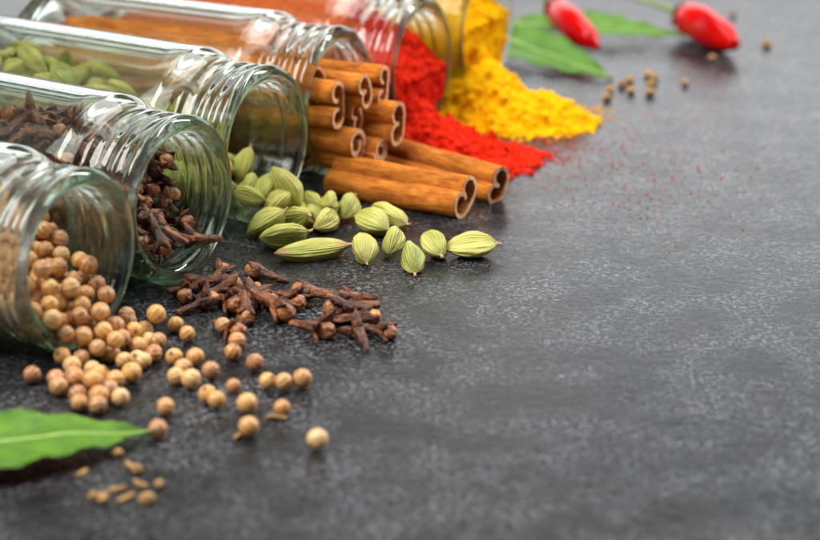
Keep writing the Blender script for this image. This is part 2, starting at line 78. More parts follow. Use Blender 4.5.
CLOVE_IN = """-612,5820,103,5,3,39,92,97;-562,5583,47,28,71,-39,51,89;-662,5807,68,88,-45,11,-14,97;-547,5676,89,36,-56,-19,72,96;-417,5576,18,74,-52,38,-18,88;-815,5816,55,39,40,46,69,98;-846,5927,85,83,-43,-10,-34,98;-998,5853,54,0,-20,-55,81,87;-834,5667,96,44,29,-25,81,89;-1027,5938,88,26,-61,-75,-6,100;-566,5373,18,76,-32,56,10,90;-607,5488,26,74,-2,58,-33,86;-651,5780,112,48,70,-13,50,92;-712,5725,87,78,-21,58,5,99;-688,5773,128,38,-62,-66,21,91;-886,5829,49,75,-24,62,2,89;-838,5760,69,7,-34,49,80,90;-1039,6001,90,37,-6,-61,70,90;-1058,5983,139,62,-66,40,-12,86;-1053,5801,84,2,42,-60,-69,87;-556,5720,112,71,-30,-63,11,91;-660,5483,45,39,68,-59,19,91;-541,5325,17,52,60,23,-55,86;-734,5802,75,52,-46,47,55,88;-800,5939,112,22,33,-84,37,91;-925,5860,69,53,-74,-33,26,96;-889,5760,77,61,74,-4,29,99;-979,5962,60,68,-59,-1,44,97;-1058,5895,72,63,14,76,7,99;-1013,5790,108,54,-21,80,-18,95;-583,5576,85,58,41,-49,-51,88;-675,5712,135,79,-10,27,54,97;-769,5789,95,86,-40,-1,32,88;-776,5665,100,66,51,2,55,93;-932,6063,156,63,8,-60,-49,98;-776,5874,75,64,-38,34,-58,85;-950,5754,79,19,-64,-56,-50,93;-910,5983,86,64,18,66,-35,86;-979,5891,98,16,-36,74,54,93;-1086,5816,119,63,-10,-75,17,88;-745,5394,20,67,51,-40,37,98;-699,5600,120,51,-43,74,-5,99;-724,5836,121,43,-75,-19,-46,92;-802,5770,72,46,33,75,-34,90;-723,5672,121,81,39,42,-10,95;-1030,6006,181,82,42,11,-36,98;-976,5828,88,17,-78,49,-35,87;-930,5720,108,26,30,52,-76,87;-958,5989,97,88,-43,-20,-10,94;-1026,5879,118,62,-65,-40,16,88;-1078,5862,99,67,28,11,68,85;-608,5674,134,41,6,-76,-51,94;-584,5512,62,62,10,-68,-38,96;-782,5856,112,88,-15,31,-32,98;-789,5755,107,69,-32,-57,30,94;-785,5588,190,40,72,24,51,94;-867,5965,155,54,-77,20,-29,97;-923,5808,112,48,-31,-67,-48,95;-759,5630,160,63,52,-54,-23,94;-912,5985,128,62,-60,47,-19,90;-1065,5916,153,53,-54,-17,-63,99;-825,5714,121,35,64,10,67,99;-651,5665,109,44,12,88,-13,89;-576,5640,84,81,6,-34,48,87;-822,5792,141,90,36,-1,-24,96;-745,5748,135,32,-24,69,-60,93;-760,5623,199,31,44,-48,-69,92;-870,6005,180,30,36,39,79,89;-859,5894,104,66,56,49,5,90;-854,5686,132,7,-86,7,50,99;-996,6044,135,63,-77,10,-4,88;-947,5813,154,51,-20,64,-54,100;-1118,5885,114,40,53,37,-65,91;-420,5763,19,5,61,-21,-76,95;-627,5645,153,61,3,-63,-48,94;-714,5878,157,56,62,34,44,90;-884,5877,78,56,-76,-32,7,98;-836,5638,159,61,38,-69,-9,90;-943,5996,154,22,-52,-50,66,94;-928,5906,104,8,-39,56,73,96;-980,5754,125,3,61,24,75,93;-893,5885,186,56,-62,-20,-51,92;-740,5675,180,93,23,18,-21,96;-765,5934,159,34,-52,36,-70,100;-646,5364,19,47,17,62,60,95;-872,5643,192,85,43,-25,17,98;-918,5979,193,51,-25,60,-57,94;-889,5860,131,42,64,16,62,86;-981,5695,145,20,-67,23,67,87;-617,5791,135,58,64,14,49,95;-690,5660,194,52,-67,-37,-37,90;-750,5901,199,14,55,-42,71,100;-824,5906,193,3,17,-72,-68,99;-886,5703,160,57,-39,63,36,96;-922,6031,180,52,-57,24,-59,90;-931,5901,143,6,67,4,74,88;-1036,5784,153,77,-57,18,22,100;-640,5783,183,52,9,-45,72,87;-646,5611,156,3,-64,71,-28,90;-781,5868,184,17,-3,74,-65,89;-748,5750,173,62,-68,-10,36,90;-930,5697,167,55,-68,-34,-35,100;-1013,6031,208,19,-67,-60,-40,96;-965,5869,150,74,14,64,-14,91;-983,5741,170,34,-58,49,55,90;-652,5832,172,71,18,31,60,89;-440,5491,67,80,-30,50,-15,100;-798,5852,226,67,-37,60,-24,85;-858,5793,121,71,59,-38,5,86;-950,5729,199,72,-67,-17,-2,88;-953,6011,220,77,46,32,-29,99;-968,5898,178,49,-63,-50,-35,98;-1080,5752,153,54,-14,-73,-40,98;-701,5814,180,56,5,35,74,98;-632,5537,118,74,-50,-16,43,94;-846,5856,188,19,16,-33,-91,92;-880,5830,187,22,91,-17,30,98;-1010,5689,191,10,-56,38,73,98;-1097,5886,174,62,-36,-26,-64,99;-1058,5756,199,44,-40,-56,57,99;-1130,5870,188,18,18,-91,32,85;-716,5786,225,46,-82,-8,33,93;-756,5712,189,42,44,-73,-31,92;-841,5812,204,37,-61,58,-40,94;-912,5786,202,28,-44,45,72,99;-982,5713,208,73,-45,-47,-21,90;-926,6042,242,54,-46,-29,64,94;-1009,5881,182,79,-61,-6,8,94;-1171,5805,172,24,-61,76,-1,96;-667,5886,200,48,-76,-39,17,88;-714,5765,192,51,55,-14,65,95;-824,5622,226,44,-73,24,47,88;-805,5977,212,52,40,-40,-65,98;-926,5761,231,46,73,-29,42,100;-1052,5708,240,34,66,4,67,96;-1004,5846,211,60,78,16,-5,100;-1052,5890,205,23,33,-69,60,100;-1098,5854,200,94,-28,-2,-18,96;-665,5859,239,36,-67,26,60,91;-792,5679,201,71,15,42,55,87;-788,5734,226,47,-70,36,-40,98;-1037,5814,234,17,93,2,-34,99;-898,5726,267,50,-23,64,-54,96;-941,5679,238,11,69,11,-71,99;-926,6081,215,29,48,-52,-64,94;-1058,5943,246,72,51,-37,-29,90;-1138,5805,194,60,79,-4,10,87;-342,5614,18,16,-53,37,74,87;-468,5544,44,69,-47,37,-41,94;-902,5659,220,62,48,-61,-6,99;-817,5932,238,25,-63,-17,72,97;-878,5771,222,20,-30,80,-47,88;-893,5615,257,28,62,8,73,99;-939,6088,259,60,16,-55,-55,97;-1031,5963,272,13,-52,7,84,86;-1135,5805,236,2,-76,-20,-62,97;-823,5725,198,11,42,56,-71,97;-848,5750,276,79,-7,50,-34,94;-540,5435,30,65,-8,76,-4,94;-802,5961,268,42,-53,56,48,98;-875,5827,252,38,39,-42,72,92;-994,5718,275,36,43,-31,-77,98;-1009,6005,304,62,58,39,-36,97;-976,5923,257,14,51,83,-17,98;-1095,5780,255,66,43,-62,6,94;-702,5561,186,39,88,8,26,89;-790,5776,246,37,-66,-48,-44,97;-787,5657,248,14,68,-24,68,95;-951,5949,202,57,9,77,-27,86;-948,5861,217,43,-76,-18,-46,89;-960,5798,270,75,15,49,-42,97;-1001,6068,273,13,15,-94,28,87;-1058,5854,260,53,-59,33,-52,96;-1140,5809,278,69,-71,-11,-10,90;-987,5983,261,55,-13,-68,-47,87;-730,5801,260,65,-70,-11,28,90;-746,5683,259,54,-55,-19,61,97;-912,5992,264,25,77,-6,58,99;-828,5807,243,11,5,-78,61,86;-977,5709,308,66,-36,-13,65,93;-956,5863,258,72,42,55,8,94;-1081,5889,272,42,-46,-42,66,89;-1018,5769,241,53,-21,-57,59,95;-726,5869,247,66,-70,-7,27,97;-744,5733,261,54,57,61,12,96;-856,5653,262,60,-57,-35,42,91;-863,6022,297,54,38,68,-32,96;-880,5898,256,7,50,-37,78,96;-970,5661,305,31,88,26,22,97;-662,5878,279,64,34,53,-44,100;-762,5787,283,36,-63,14,68,100;-802,5633,288,37,-30,66,-58,97;-844,5933,301,11,47,33,81,94;-915,5888,269,51,-9,-72,-46,85;-971,5748,282,67,-53,-50,15,86;-706,5891,277,79,-60,-11,5,89;-743,5840,302,66,-58,-31,36,97;-795,5672,304,37,40,-42,-73,93;-861,5879,309,39,50,-38,-68,92;-948,5877,294,58,10,-70,-39,95;-1049,5781,284,28,-40,-43,76,93;-746,5892,289,71,-59,-37,6,88;-718,5786,303,46,-9,78,-41,99;-846,5722,323,8,-77,-14,62,91;-911,5946,302,25,-84,2,49,98;-994,5852,304,70,-52,-25,43,87;-1017,5821,300,6,57,-31,76,91;-711,5863,319,49,-2,71,-50,90;-779,5760,310,38,-28,65,-59,92;-898,5642,304,70,-53,-46,-11,91;-918,6010,304,49,-86,-1,-10,94;-933,5832,306,21,78,-21,54,100;-1067,5814,304,50,-19,-84,7,86;-730,5928,326,25,-65,54,48,95;-757,5776,341,66,-30,62,-30,86;-826,5609,326,47,35,-6,80,88;-905,6039,337,46,-58,22,-64,86;-987,5892,351,1,36,78,51,98;-1078,5904,312,48,-51,-41,-58,95;-779,5966,334,93,37,7,6,95;-790,5838,344,32,-8,-76,56,95;-899,5686,338,79,56,15,19,86;-945,6065,308,7,40,26,88,86;-1036,5954,344,28,-7,-82,-50,94;-1136,5859,321,50,20,-61,57,91;-830,5988,340,61,-78,-6,6,91;-854,5786,319,89,38,22,-8,89;-905,5741,345,34,-54,-67,-38,96;-965,6045,350,54,-52,19,-64,87;-1078,5933,370,0,18,65,-74,97;-1102,5780,330,56,-52,39,51,89;-815,5888,333,13,50,54,67,91;-869,5830,322,70,40,-11,-58,91;-781,5632,334,81,-58,10,6,92;-996,6060,366,68,10,36,63,88;-1050,5872,367,96,18,-6,18,100;-1146,5768,340,88,23,30,29,98;-425,5621,43,32,-83,28,37,95;-837,5925,381,74,-39,41,-36,90;-944,5694,329,24,10,-50,82,88;-967,6109,374,13,92,37,-2,97;-985,5995,342,57,52,63,-2,94;-1128,5865,360,8,-19,-46,86,98;-850,5881,381,72,-38,-32,47,89;-908,5926,342,82,-32,3,-46,88;-944,5725,353,32,-73,43,43,94;-984,5955,370,28,-26,53,-76,90;-862,5955,337,3,40,-68,-61,99;-1122,5798,389,5,48,13,-87,96;-934,5901,392,14,-28,-73,61,93;-931,5882,347,35,22,69,-60,88;-941,5737,389,46,-9,-71,-52,90;-1023,6027,394,16,-5,-79,59,94;-1013,5777,349,16,73,-64,-17,86;-1085,5853,359,3,88,-35,30,88;-864,5849,364,71,19,57,-37,92;-970,5823,338,54,73,14,39,88;-844,5699,358,7,34,-53,-77,85;-891,6060,395,46,-61,-15,63,92;-1001,5701,379,5,79,-8,-61,91;-924,5982,373,75,-18,-62,12,86;-1003,5812,364,2,-70,24,67,92;-1036,5740,351,22,87,-29,-34,100;-820,5978,395,22,88,0,-43,86;-983,5848,403,78,-46,-41,-5,100;-1040,5784,384,33,76,-48,-30,100;-854,6011,376,59,32,-61,-41,95;-908,5797,383,72,68,-1,12,99;-1091,5780,405,49,55,20,-64,90"""
CLOVE_OUT = """-508,5684,17,56,-23,60,52,85;-589,5557,17,71,65,-1,28,85;-411,5405,32,60,80,7,-2,85;-402,5490,22,63,-54,-35,-43,108;96,5391,17,74,52,38,18,85;-461,5484,20,56,23,61,-52,98;-446,5301,18,45,63,-16,61,88;-343,5429,36,36,76,-17,51,108;-236,5536,19,68,-42,-49,35,95;-307,5504,17,74,39,52,-19,85;-154,5403,22,66,39,-52,-39,108;-19,5434,17,64,-53,-37,-42,85;-130,5330,20,5,-61,21,-76,99;-285,5269,19,34,42,-49,68,92;68,5354,17,53,-59,-26,55,85;-160,5287,22,72,-3,65,-26,108;-487,5572,19,10,-56,-32,-76,94;-383,5704,17,54,25,-60,-54,85;-355,5518,21,53,57,-37,51,85;-534,5474,18,44,-64,0,-62,85;-537,5617,27,11,75,-17,-63,85"""
POD_KIND = [2, 1, 2, 1, 1, 0, 1, 1, 0, 1, 1, 0, 1, 1, 0]

# ------------------------------------------------------------------ helpers
def tag(o, label=None, cat=None, group=None, kind=None):
    if label: o['label'] = label
    if cat: o['category'] = cat
    if group: o['group'] = group
    if kind: o['kind'] = kind
    return o

def mesh_data(name, verts, faces, mats, smooth=True, mat_idx=None):
    m = bpy.data.meshes.new(name)
    m.from_pydata([(v[0] * S, v[1] * S, v[2] * S) for v in verts], [], faces)
    for mt in (mats if isinstance(mats, (list, tuple)) else [mats]):
        m.materials.append(mt)
    if mat_idx:
        m.polygons.foreach_set('material_index', mat_idx)
    m.polygons.foreach_set('use_smooth', [smooth] * len(m.polygons))
    m.update()
    return m

def place(name, data, parent=None, loc=(0, 0, 0), quat=None, scale=1.0):
    o = bpy.data.objects.new(name, data)
    COL.objects.link(o)
    o.location = Vector(loc) * S
    if quat is not None:
        o.rotation_mode = 'QUATERNION'; o.rotation_quaternion = quat
    o.scale = (scale, scale, scale)
    if parent: o.parent = parent
    return o

def copy_thing(src, loc, quat, scale=1.0):
    """a copy of a thing and of its parts"""
    r = src.copy(); COL.objects.link(r)
    r.location = Vector(loc) * S; r.rotation_mode = 'QUATERNION'; r.rotation_quaternion = quat; r.scale = (scale,) * 3
    for ch in src.children:
        c = ch.copy(); COL.objects.link(c); c.parent = r
    return r

def rows(data):
    for t in data.split(';'):
        v = [int(a) / 100 for a in t.split(',')]
        yield Vector(v[:3]), Quaternion(v[3:7]).normalized(), v[7]

def dirq(d, roll=0.0):
    return Vector(d).normalized().to_track_quat('Z', 'Y') @ Quaternion((0, 0, 1), roll)

def grid_faces(nr, nc, closed=True, off=0):
    f = []
    for a in range(nr - 1):
        for b in range(nc if closed else nc - 1):
            f.append((off + a * nc + b, off + a * nc + (b + 1) % nc, off + (a + 1) * nc + (b + 1) % nc, off + (a + 1) * nc + b))
    return f

# ------------------------------------------------------------------ materials
class N:
    def __init__(self, name):
        self.m = bpy.data.materials.new(name); self.m.use_nodes = True
        self.t = self.m.node_tree; self.b = self.t.nodes['Principled BSDF']; self.out = self.t.nodes['Material Output']
    def n(self, typ, **kw):
        nd = self.t.nodes.new(typ)
        for k, v in kw.items(): setattr(nd, k, v)
        return nd
    def l(self, a, b): self.t.links.new(a, b)
    def coords(self, scale=(1, 1, 1), shift=False):
        """object coordinates in centimetres; with shift every copy looks up its own piece of the pattern"""
        tc = self.n('ShaderNodeTexCoord'); mp = self.n('ShaderNodeMapping')
        mp.inputs['Scale'].default_value = [100 * s for s in scale]
        self.l(tc.outputs['Object'], mp.inputs['Vector'])
        if shift:
            oi = self.n('ShaderNodeObjectInfo'); ml = self.n('ShaderNodeMath', operation='MULTIPLY'); ml.inputs[1].default_value = 57.0
            self.l(oi.outputs['Random'], ml.inputs[0]); self.l(ml.outputs[0], mp.inputs['Location'])
        return mp.outputs[0]
    def noise(self, vec, scale, detail=4, rough=0.55, dist=0.0):
        nd = self.n('ShaderNodeTexNoise'); nd.inputs['Scale'].default_value = scale; nd.inputs['Detail'].default_value = detail
        nd.inputs['Roughness'].default_value = rough; nd.inputs['Distortion'].default_value = dist
        self.l(vec, nd.inputs['Vector']); return nd.outputs['Fac']
    def ramp(self, fac, stops, interp='LINEAR'):
        r = self.n('ShaderNodeValToRGB'); cr = r.color_ramp; cr.interpolation = interp
        while len(cr.elements) < len(stops): cr.elements.new(0.5)
        for e, (p, c) in zip(cr.elements, stops):
            e.position = p; e.color = (*c, 1) if len(c) == 3 else c
        self.l(fac, r.inputs[0]); return r.outputs[0]
    def mix(self, fac, a, b, mode='MIX'):
        x = self.n('ShaderNodeMix', data_type='RGBA', blend_type=mode)
        for s, v in ((x.inputs[0], fac), (x.inputs[6], a), (x.inputs[7], b)):
            if isinstance(v, bpy.types.NodeSocket): self.l(v, s)
            elif isinstance(v, (int, float)): s.default_value = v
            else: s.default_value = (*v, 1)
        return x.outputs[2]
    def math(self, op, a, b=0.0):
        x = self.n('ShaderNodeMath', operation=op)
        for s, v in ((x.inputs[0], a), (x.inputs[1], b)):
            if isinstance(v, bpy.types.NodeSocket): self.l(v, s)
            else: s.default_value = v
        return x.outputs[0]
    def rand(self):
        return self.n('ShaderNodeObjectInfo').outputs['Random']
    def color(self, c):
        if isinstance(c, bpy.types.NodeSocket): self.l(c, self.b.inputs['Base Color'])
        else: self.b.inputs['Base Color'].default_value = (*c, 1)
    def rough(self, r):
        if isinstance(r, bpy.types.NodeSocket): self.l(r, self.b.inputs['Roughness'])
        else: self.b.inputs['Roughness'].default_value = r
    def bump(self, h, strength, dist_cm):
        b = self.n('ShaderNodeBump'); b.inputs['Strength'].default_value = strength; b.inputs['Distance'].default_value = dist_cm * S
        self.l(h, b.inputs['Height']); self.l(b.outputs[0], self.b.inputs['Normal'])

def mat_table():
    m = N('slate_table')
    v = m.coords()
    fine = m.noise(v, 9.0, 5, 0.65)
    mid = m.noise(v, 3.4, 5, 0.7, 0.4)
    big = m.noise(v, 0.16, 3, 0.5)
    spk = m.ramp(m.noise(v, 8.5, 6, 0.72, 0.6), [(0.50, (0, 0, 0)), (0.60, (1, 1, 1))])
    base = m.ramp(mid, [(0.34, (0.002, 0.002, 0.0025)), (0.5, (0.005, 0.005, 0.0055)), (0.66, (0.015, 0.015, 0.0165))])
    c = m.mix(m.math('MULTIPLY', spk, m.ramp(m.noise(v, 0.5, 5, 0.65), [(0.40, (0.05,) * 3), (0.60, (0.95,) * 3)])), base, (0.20, 0.205, 0.22))
    c = m.mix(m.ramp(big, [(0.3, (0, 0, 0)), (0.7, (0.45,) * 3)]), c, (0.022, 0.022, 0.024))
    # pits
    pit = m.ramp(m.noise(v, 5.0, 2, 0.5, 0.2), [(0.24, (1, 1, 1)), (0.31, (0, 0, 0))])
    c = m.mix(m.math('MULTIPLY', pit, 0.7), c, (0.012, 0.012, 0.013))
    m.color(c)
    m.rough(m.ramp(mid, [(0.3, (0.20,) * 3), (0.7, (0.36,) * 3)]))
    m.b.inputs['Specular IOR Level'].default_value = 0.27
    h = m.math('SUBTRACT', m.math('ADD', m.math('MULTIPLY', fine, 0.35), mid), m.math('MULTIPLY', pit, 0.9))
    m.bump(h, 0.6, 0.018)
    return m.m

def mat_glass():
    m = N('clear_glass')
    m.t.nodes.remove(m.b)
    g = m.n('ShaderNodeBsdfGlass'); g.inputs['IOR'].default_value = 1.5; g.inputs['Roughness'].default_value = 0.0
    g.inputs['Color'].default_value = (0.992, 1.0, 0.994, 1)
    v = m.coords()
    tr = m.n('ShaderNodeBsdfTransparent'); mx = m.n('ShaderNodeMixShader'); mx.inputs[0].default_value = 0.14
    m.l(g.outputs[0], mx.inputs[1]); m.l(tr.outputs[0], mx.inputs[2])
    m.l(mx.outputs[0], m.out.inputs['Surface'])
    va = m.n('ShaderNodeVolumeAbsorption'); va.inputs['Color'].default_value = (0.45, 0.9, 0.5, 1); va.inputs['Density'].default_value = 20.0
    m.l(va.outputs[0], m.out.inputs['Volume'])
    return m.m

def mat_seed():
    m = N('coriander_husk')
    v = m.coords()
    sx = m.n('ShaderNodeSeparateXYZ'); m.l(v, sx.inputs[0])
    ang = m.math('ARCTAN2', sx.outputs[1], sx.outputs[0])
    wob = m.math('MULTIPLY', m.noise(m.coords(shift=True), 5.0, 3), 1.6)
    st = m.math('SINE', m.math('ADD', m.math('MULTIPLY', ang, 9.0), wob))
    stripe = m.ramp(m.math('ADD', m.math('MULTIPLY', st, 0.5), 0.5), [(0.72, (0, 0, 0)), (0.98, (1, 1, 1))])
    r = m.rand()
    base = m.ramp(r, [(0.0, (0.68, 0.36, 0.08)), (0.2, (0.42, 0.15, 0.03)), (0.38, (0.84, 0.57, 0.23)), (0.55, (0.30, 0.10, 0.022)), (0.70, (0.52, 0.24, 0.10)), (0.85, (0.76, 0.42, 0.10)), (1.0, (0.46, 0.19, 0.04))])
    blot = m.ramp(m.noise(m.coords(shift=True), 3.2, 4, 0.6), [(0.4, (0, 0, 0)), (0.68, (1, 1, 1))])
    c = m.mix(m.math('MULTIPLY', blot, 0.65), base, (0.52, 0.23, 0.09))
    c = m.mix(m.math('MULTIPLY', stripe, 0.30), c, (0.90, 0.72, 0.46))
    pole = m.ramp(m.math('ABSOLUTE', sx.outputs[2]), [(0.93, (0, 0, 0)), (0.99, (1, 1, 1))])
    c = m.mix(pole, c, (0.20, 0.10, 0.05))
    m.color(c); m.rough(0.30)
    m.b.inputs['Subsurface Weight'].default_value = 0.08; m.b.inputs['Subsurface Scale'].default_value = 0.001
    m.bump(m.math('ADD', st, m.noise(v, 14, 3)), 0.35, 0.012)
    return m.m

def mat_simple(name, stops, scale=3.0, rough=0.5, stretch=(1, 1, 1), bump=0.3, bscale=10.0, bd=0.02, spec=0.5, shift=True, sss=0.0):
    m = N(name)
    v = m.coords(stretch, shift)
    c = m.ramp(m.noise(v, scale, 5, 0.6), stops)
    hs = m.n('ShaderNodeHueSaturation'); hs.inputs['Saturation'].default_value = 1.0
    m.l(m.math('ADD', m.math('MULTIPLY', m.rand(), 0.45), 0.78), hs.inputs['Value']) if shift else None
    m.l(c, hs.inputs['Color']); m.color(hs.outputs[0])
    m.rough(rough); m.b.inputs['Specular IOR Level'].default_value = spec
    if sss:
        m.b.inputs['Subsurface Weight'].default_value = sss; m.b.inputs['Subsurface Scale'].default_value = 0.002
    m.bump(m.noise(v, bscale, 4, 0.6), bump, bd)
    return m.m

def mat_pod():
    m = N('cardamom_husk')
    v = m.coords((1, 1, 1)); sx = m.n('ShaderNodeSeparateXYZ'); m.l(v, sx.inputs[0])
    ang = m.math('ARCTAN2', sx.outputs[1], sx.outputs[0])
    wob = m.math('MULTIPLY', m.noise(m.coords((1, 1, 0.5), True), 2.6, 3), 5.0)
    st = m.math('SINE', m.math('ADD', m.math('MULTIPLY', ang, 21.0), wob))
    st = m.math('ADD', m.math('MULTIPLY', st, 0.5), 0.5)
    base = m.ramp(m.noise(m.coords((1, 1, .6), True), 1.7, 4, 0.6), [(0.3, (0.16, 0.20, 0.012)), (0.5, (0.33, 0.35, 0.040)), (0.7, (0.54, 0.51, 0.12))])
    base = m.mix(m.math('MULTIPLY', m.rand(), 0.45), base, (0.62, 0.50, 0.11))
    c = m.mix(m.math('MULTIPLY', st, 0.15), base, (0.66, 0.65, 0.33))
    brn = m.ramp(m.noise(m.coords((1, 1, .5), True), 3.1, 5, 0.7), [(0.60, (0, 0, 0)), (0.78, (1, 1, 1))])
    c = m.mix(m.math('MULTIPLY', brn, 0.55), c, (0.34, 0.22, 0.05))
    ends = m.ramp(m.math('ABSOLUTE', sx.outputs[2]), [(0.50, (0, 0, 0)), (0.62, (1, 1, 1))])
    c = m.mix(m.math('MULTIPLY', ends, 0.75), c, (0.50, 0.30, 0.12))
    m.color(c); m.rough(0.5)
    m.b.inputs['Subsurface Weight'].default_value = 0.1; m.b.inputs['Subsurface Scale'].default_value = 0.002
    m.bump(m.math('ADD', m.math('MULTIPLY', st, 0.7), m.math('MULTIPLY', m.noise(m.coords((1, 1, .45), True), 5, 5, 0.65), 2.0)), 0.8, 0.035)
    return m.m

def mat_bark(name, stops, streak=0.5):
    m = N(name)
    v = m.coords((1.5, 1.5, 0.22), True); w = m.coords((1, 1, 0.6), True)
    c = m.ramp(m.noise(v, 8.0, 8, 0.7, 0.3), stops)
    fl = m.ramp(m.noise(w, 7.0, 5, 0.75), [(0.62, (0, 0, 0)), (0.74, (1, 1, 1))])
    c = m.mix(m.math('MULTIPLY', fl, 0.5), c, (0.10, 0.03, 0.01))
    c2 = m.ramp(m.noise(w, 1.6, 4, 0.6), [(0.35, (0.55, 0.5, 0.45)), (0.65, (1.15, 1.12, 1.05))])
    m.color(m.mix(0.8, c, c2, 'MULTIPLY')); m.rough(0.85)
    m.b.inputs['Specular IOR Level'].default_value = 0.15
    m.bump(m.math('ADD', m.noise(v, 9, 6, 0.7), m.noise(w, 3, 5, 0.7)), 0.9, 0.05)
    return m.m

def mat_powder(name, dark, mid, light):
    m = N(name)
    v = m.coords()
    c = m.ramp(m.noise(v, 7.0, 6, 0.7), [(0.28, dark), (0.5, mid), (0.72, light)])
    m.color(c); m.rough(0.95); m.b.inputs['Specular IOR Level'].default_value = 0.08
    m.bump(m.noise(v, 16.0, 6, 0.75), 0.9, 0.06)
    return m.m

def mat_leaf(name, dark, light, vein):
    m = N(name)
    tc = m.n('ShaderNodeTexCoord'); v = m.coords()
    u = m.n('ShaderNodeSeparateXYZ'); m.l(tc.outputs['UV'], u.inputs[0])
    # side veins slant away from the midrib
    a = m.math('ABSOLUTE', m.math('SUBTRACT', u.outputs[1], 0.5))
    ph = m.math('SUBTRACT', m.math('MULTIPLY', u.outputs[0], 13.0), m.math('MULTIPLY', a, 7.0))
    w = m.math('ABSOLUTE', m.math('SUBTRACT', m.math('FRACT', m.math('ADD', ph, m.math('MULTIPLY', m.noise(v, 1.5, 2), 0.5))), 0.5))
    vn = m.ramp(w, [(0.0, (1, 1, 1)), (0.07, (0, 0, 0))])
    c = m.ramp(m.noise(v, 1.3, 5, 0.6), [(0.3, dark), (0.7, light)])
    c = m.mix(m.math('MULTIPLY', vn, 0.55), c, vein)
    m.color(c); m.rough(0.52); m.b.inputs['Specular IOR Level'].default_value = 0.3
    m.b.inputs['Transmission Weight'].default_value = 0.0
    m.b.inputs['Subsurface Weight'].default_value = 0.15; m.b.inputs['Subsurface Scale'].default_value = 0.003
    m.bump(m.math('ADD', m.math('MULTIPLY', vn, -0.8), m.noise(v, 4, 4)), 0.7, 0.05)
    return m.m

TABLE = mat_table(); GLASS = mat_glass(); SEED = mat_seed(); POD = mat_pod()
POD_STALK = mat_simple('cardamom_stalk', [(0.3, (0.36, 0.2, 0.08)), (0.7, (0.6, 0.4, 0.2))], 4, 0.7)
CLOVE_STEM = mat_simple('clove_stem', [(0.30, (0.020, 0.006, 0.0025)), (0.5, (0.110, 0.031, 0.009)), (0.70, (0.37, 0.135, 0.042))], 4.0, 0.36, (1, 1, 0.5), 1.0, 9.0, 0.14, 0.5)
CLOVE_BUD = mat_simple('clove_bud', [(0.28, (0.10, 0.028, 0.008)), (0.5, (0.34, 0.115, 0.03)), (0.72, (0.66, 0.30, 0.09))], 3.6, 0.28, (1, 1, 1), 0.9, 6.0, 0.07, 0.6)
BARK = mat_bark('cinnamon_bark', [(0.22, (0.17, 0.040, 0.007)), (0.42, (0.44, 0.125, 0.016)), (0.57, (0.64, 0.220, 0.030)), (0.80, (0.80, 0.38, 0.09))])
BARK_CUT = mat_simple('cinnamon_cut_edge', [(0.3, (0.60, 0.24, 0.09)), (0.5, (0.88, 0.49, 0.26)), (0.75, (0.93, 0.68, 0.45))], 7, 0.8, (1, 1, 1), 0.8, 14, 0.04)
PAPRIKA = mat_powder('paprika', (0.46, 0.006, 0.002), (0.74, 0.018, 0.004), (0.90, 0.06, 0.012))
PAPRIKA_ORANGE = mat_powder('paprika_orange', (0.52, 0.05, 0.012), (0.70, 0.13, 0.03), (0.80, 0.24, 0.07))  # more orange copy of the paprika, for faces close to the jar wall
TURMERIC = mat_powder('turmeric', (0.86, 0.26, 0.0), (0.97, 0.485, 0.0), (0.98, 0.65, 0.01))
LEAF = mat_leaf('fresh_leaf', (0.026, 0.10, 0.002), (0.095, 0.22, 0.003), (0.38, 0.52, 0.06))
LEAF_DARK = mat_leaf('bay_leaf_blade', (0.045, 0.145, 0.010), (0.11, 0.25, 0.022), (0.24, 0.38, 0.08))
RIB = mat_simple('leaf_rib', [(0.3, (0.25, 0.42, 0.08)), (0.7, (0.42, 0.58, 0.16))], 3, 0.5)
CHILI = mat_simple('chili_skin', [(0.3, (0.36, 0.001, 0.002)), (0.7, (0.62, 0.004, 0.003))], 0.8, 0.15, (1, 1, 1), 0.25, 1.6, 0.05, 0.2)
CHILI_STEM = mat_simple('chili_stem', [(0.3, (0.14, 0.22, 0.03)), (0.7, (0.30, 0.36, 0.08))], 2, 0.5)
CUMIN = mat_simple('cumin_husk', [(0.3, (0.16, 0.07, 0.02)), (0.5, (0.34, 0.18, 0.05)), (0.75, (0.58, 0.38, 0.14))], 5, 0.6, (2, 2, 0.4), 0.8, 8, 0.04)

# ------------------------------------------------------------------ the table
def build_table():
    x0, x1, y0, y1 = -160, 160, -20, 300
    nx, ny = 40, 40
    v = []
    for j in range(ny + 1):
        for i in range(nx + 1):
            v.append((x0 + (x1 - x0) * i / nx, y0 + (y1 - y0) * j / ny, 0))
    f = [(j * (nx + 1) + i, j * (nx + 1) + i + 1, (j + 1) * (nx + 1) + i + 1, (j + 1) * (nx + 1) + i) for j in range(ny) for i in range(nx)]
    o = place('table_surface', mesh_data('table_surface', v, f, TABLE))
    tag(o, 'dark grey speckled slate table surface under everything', 'table', kind='structure')
build_table()

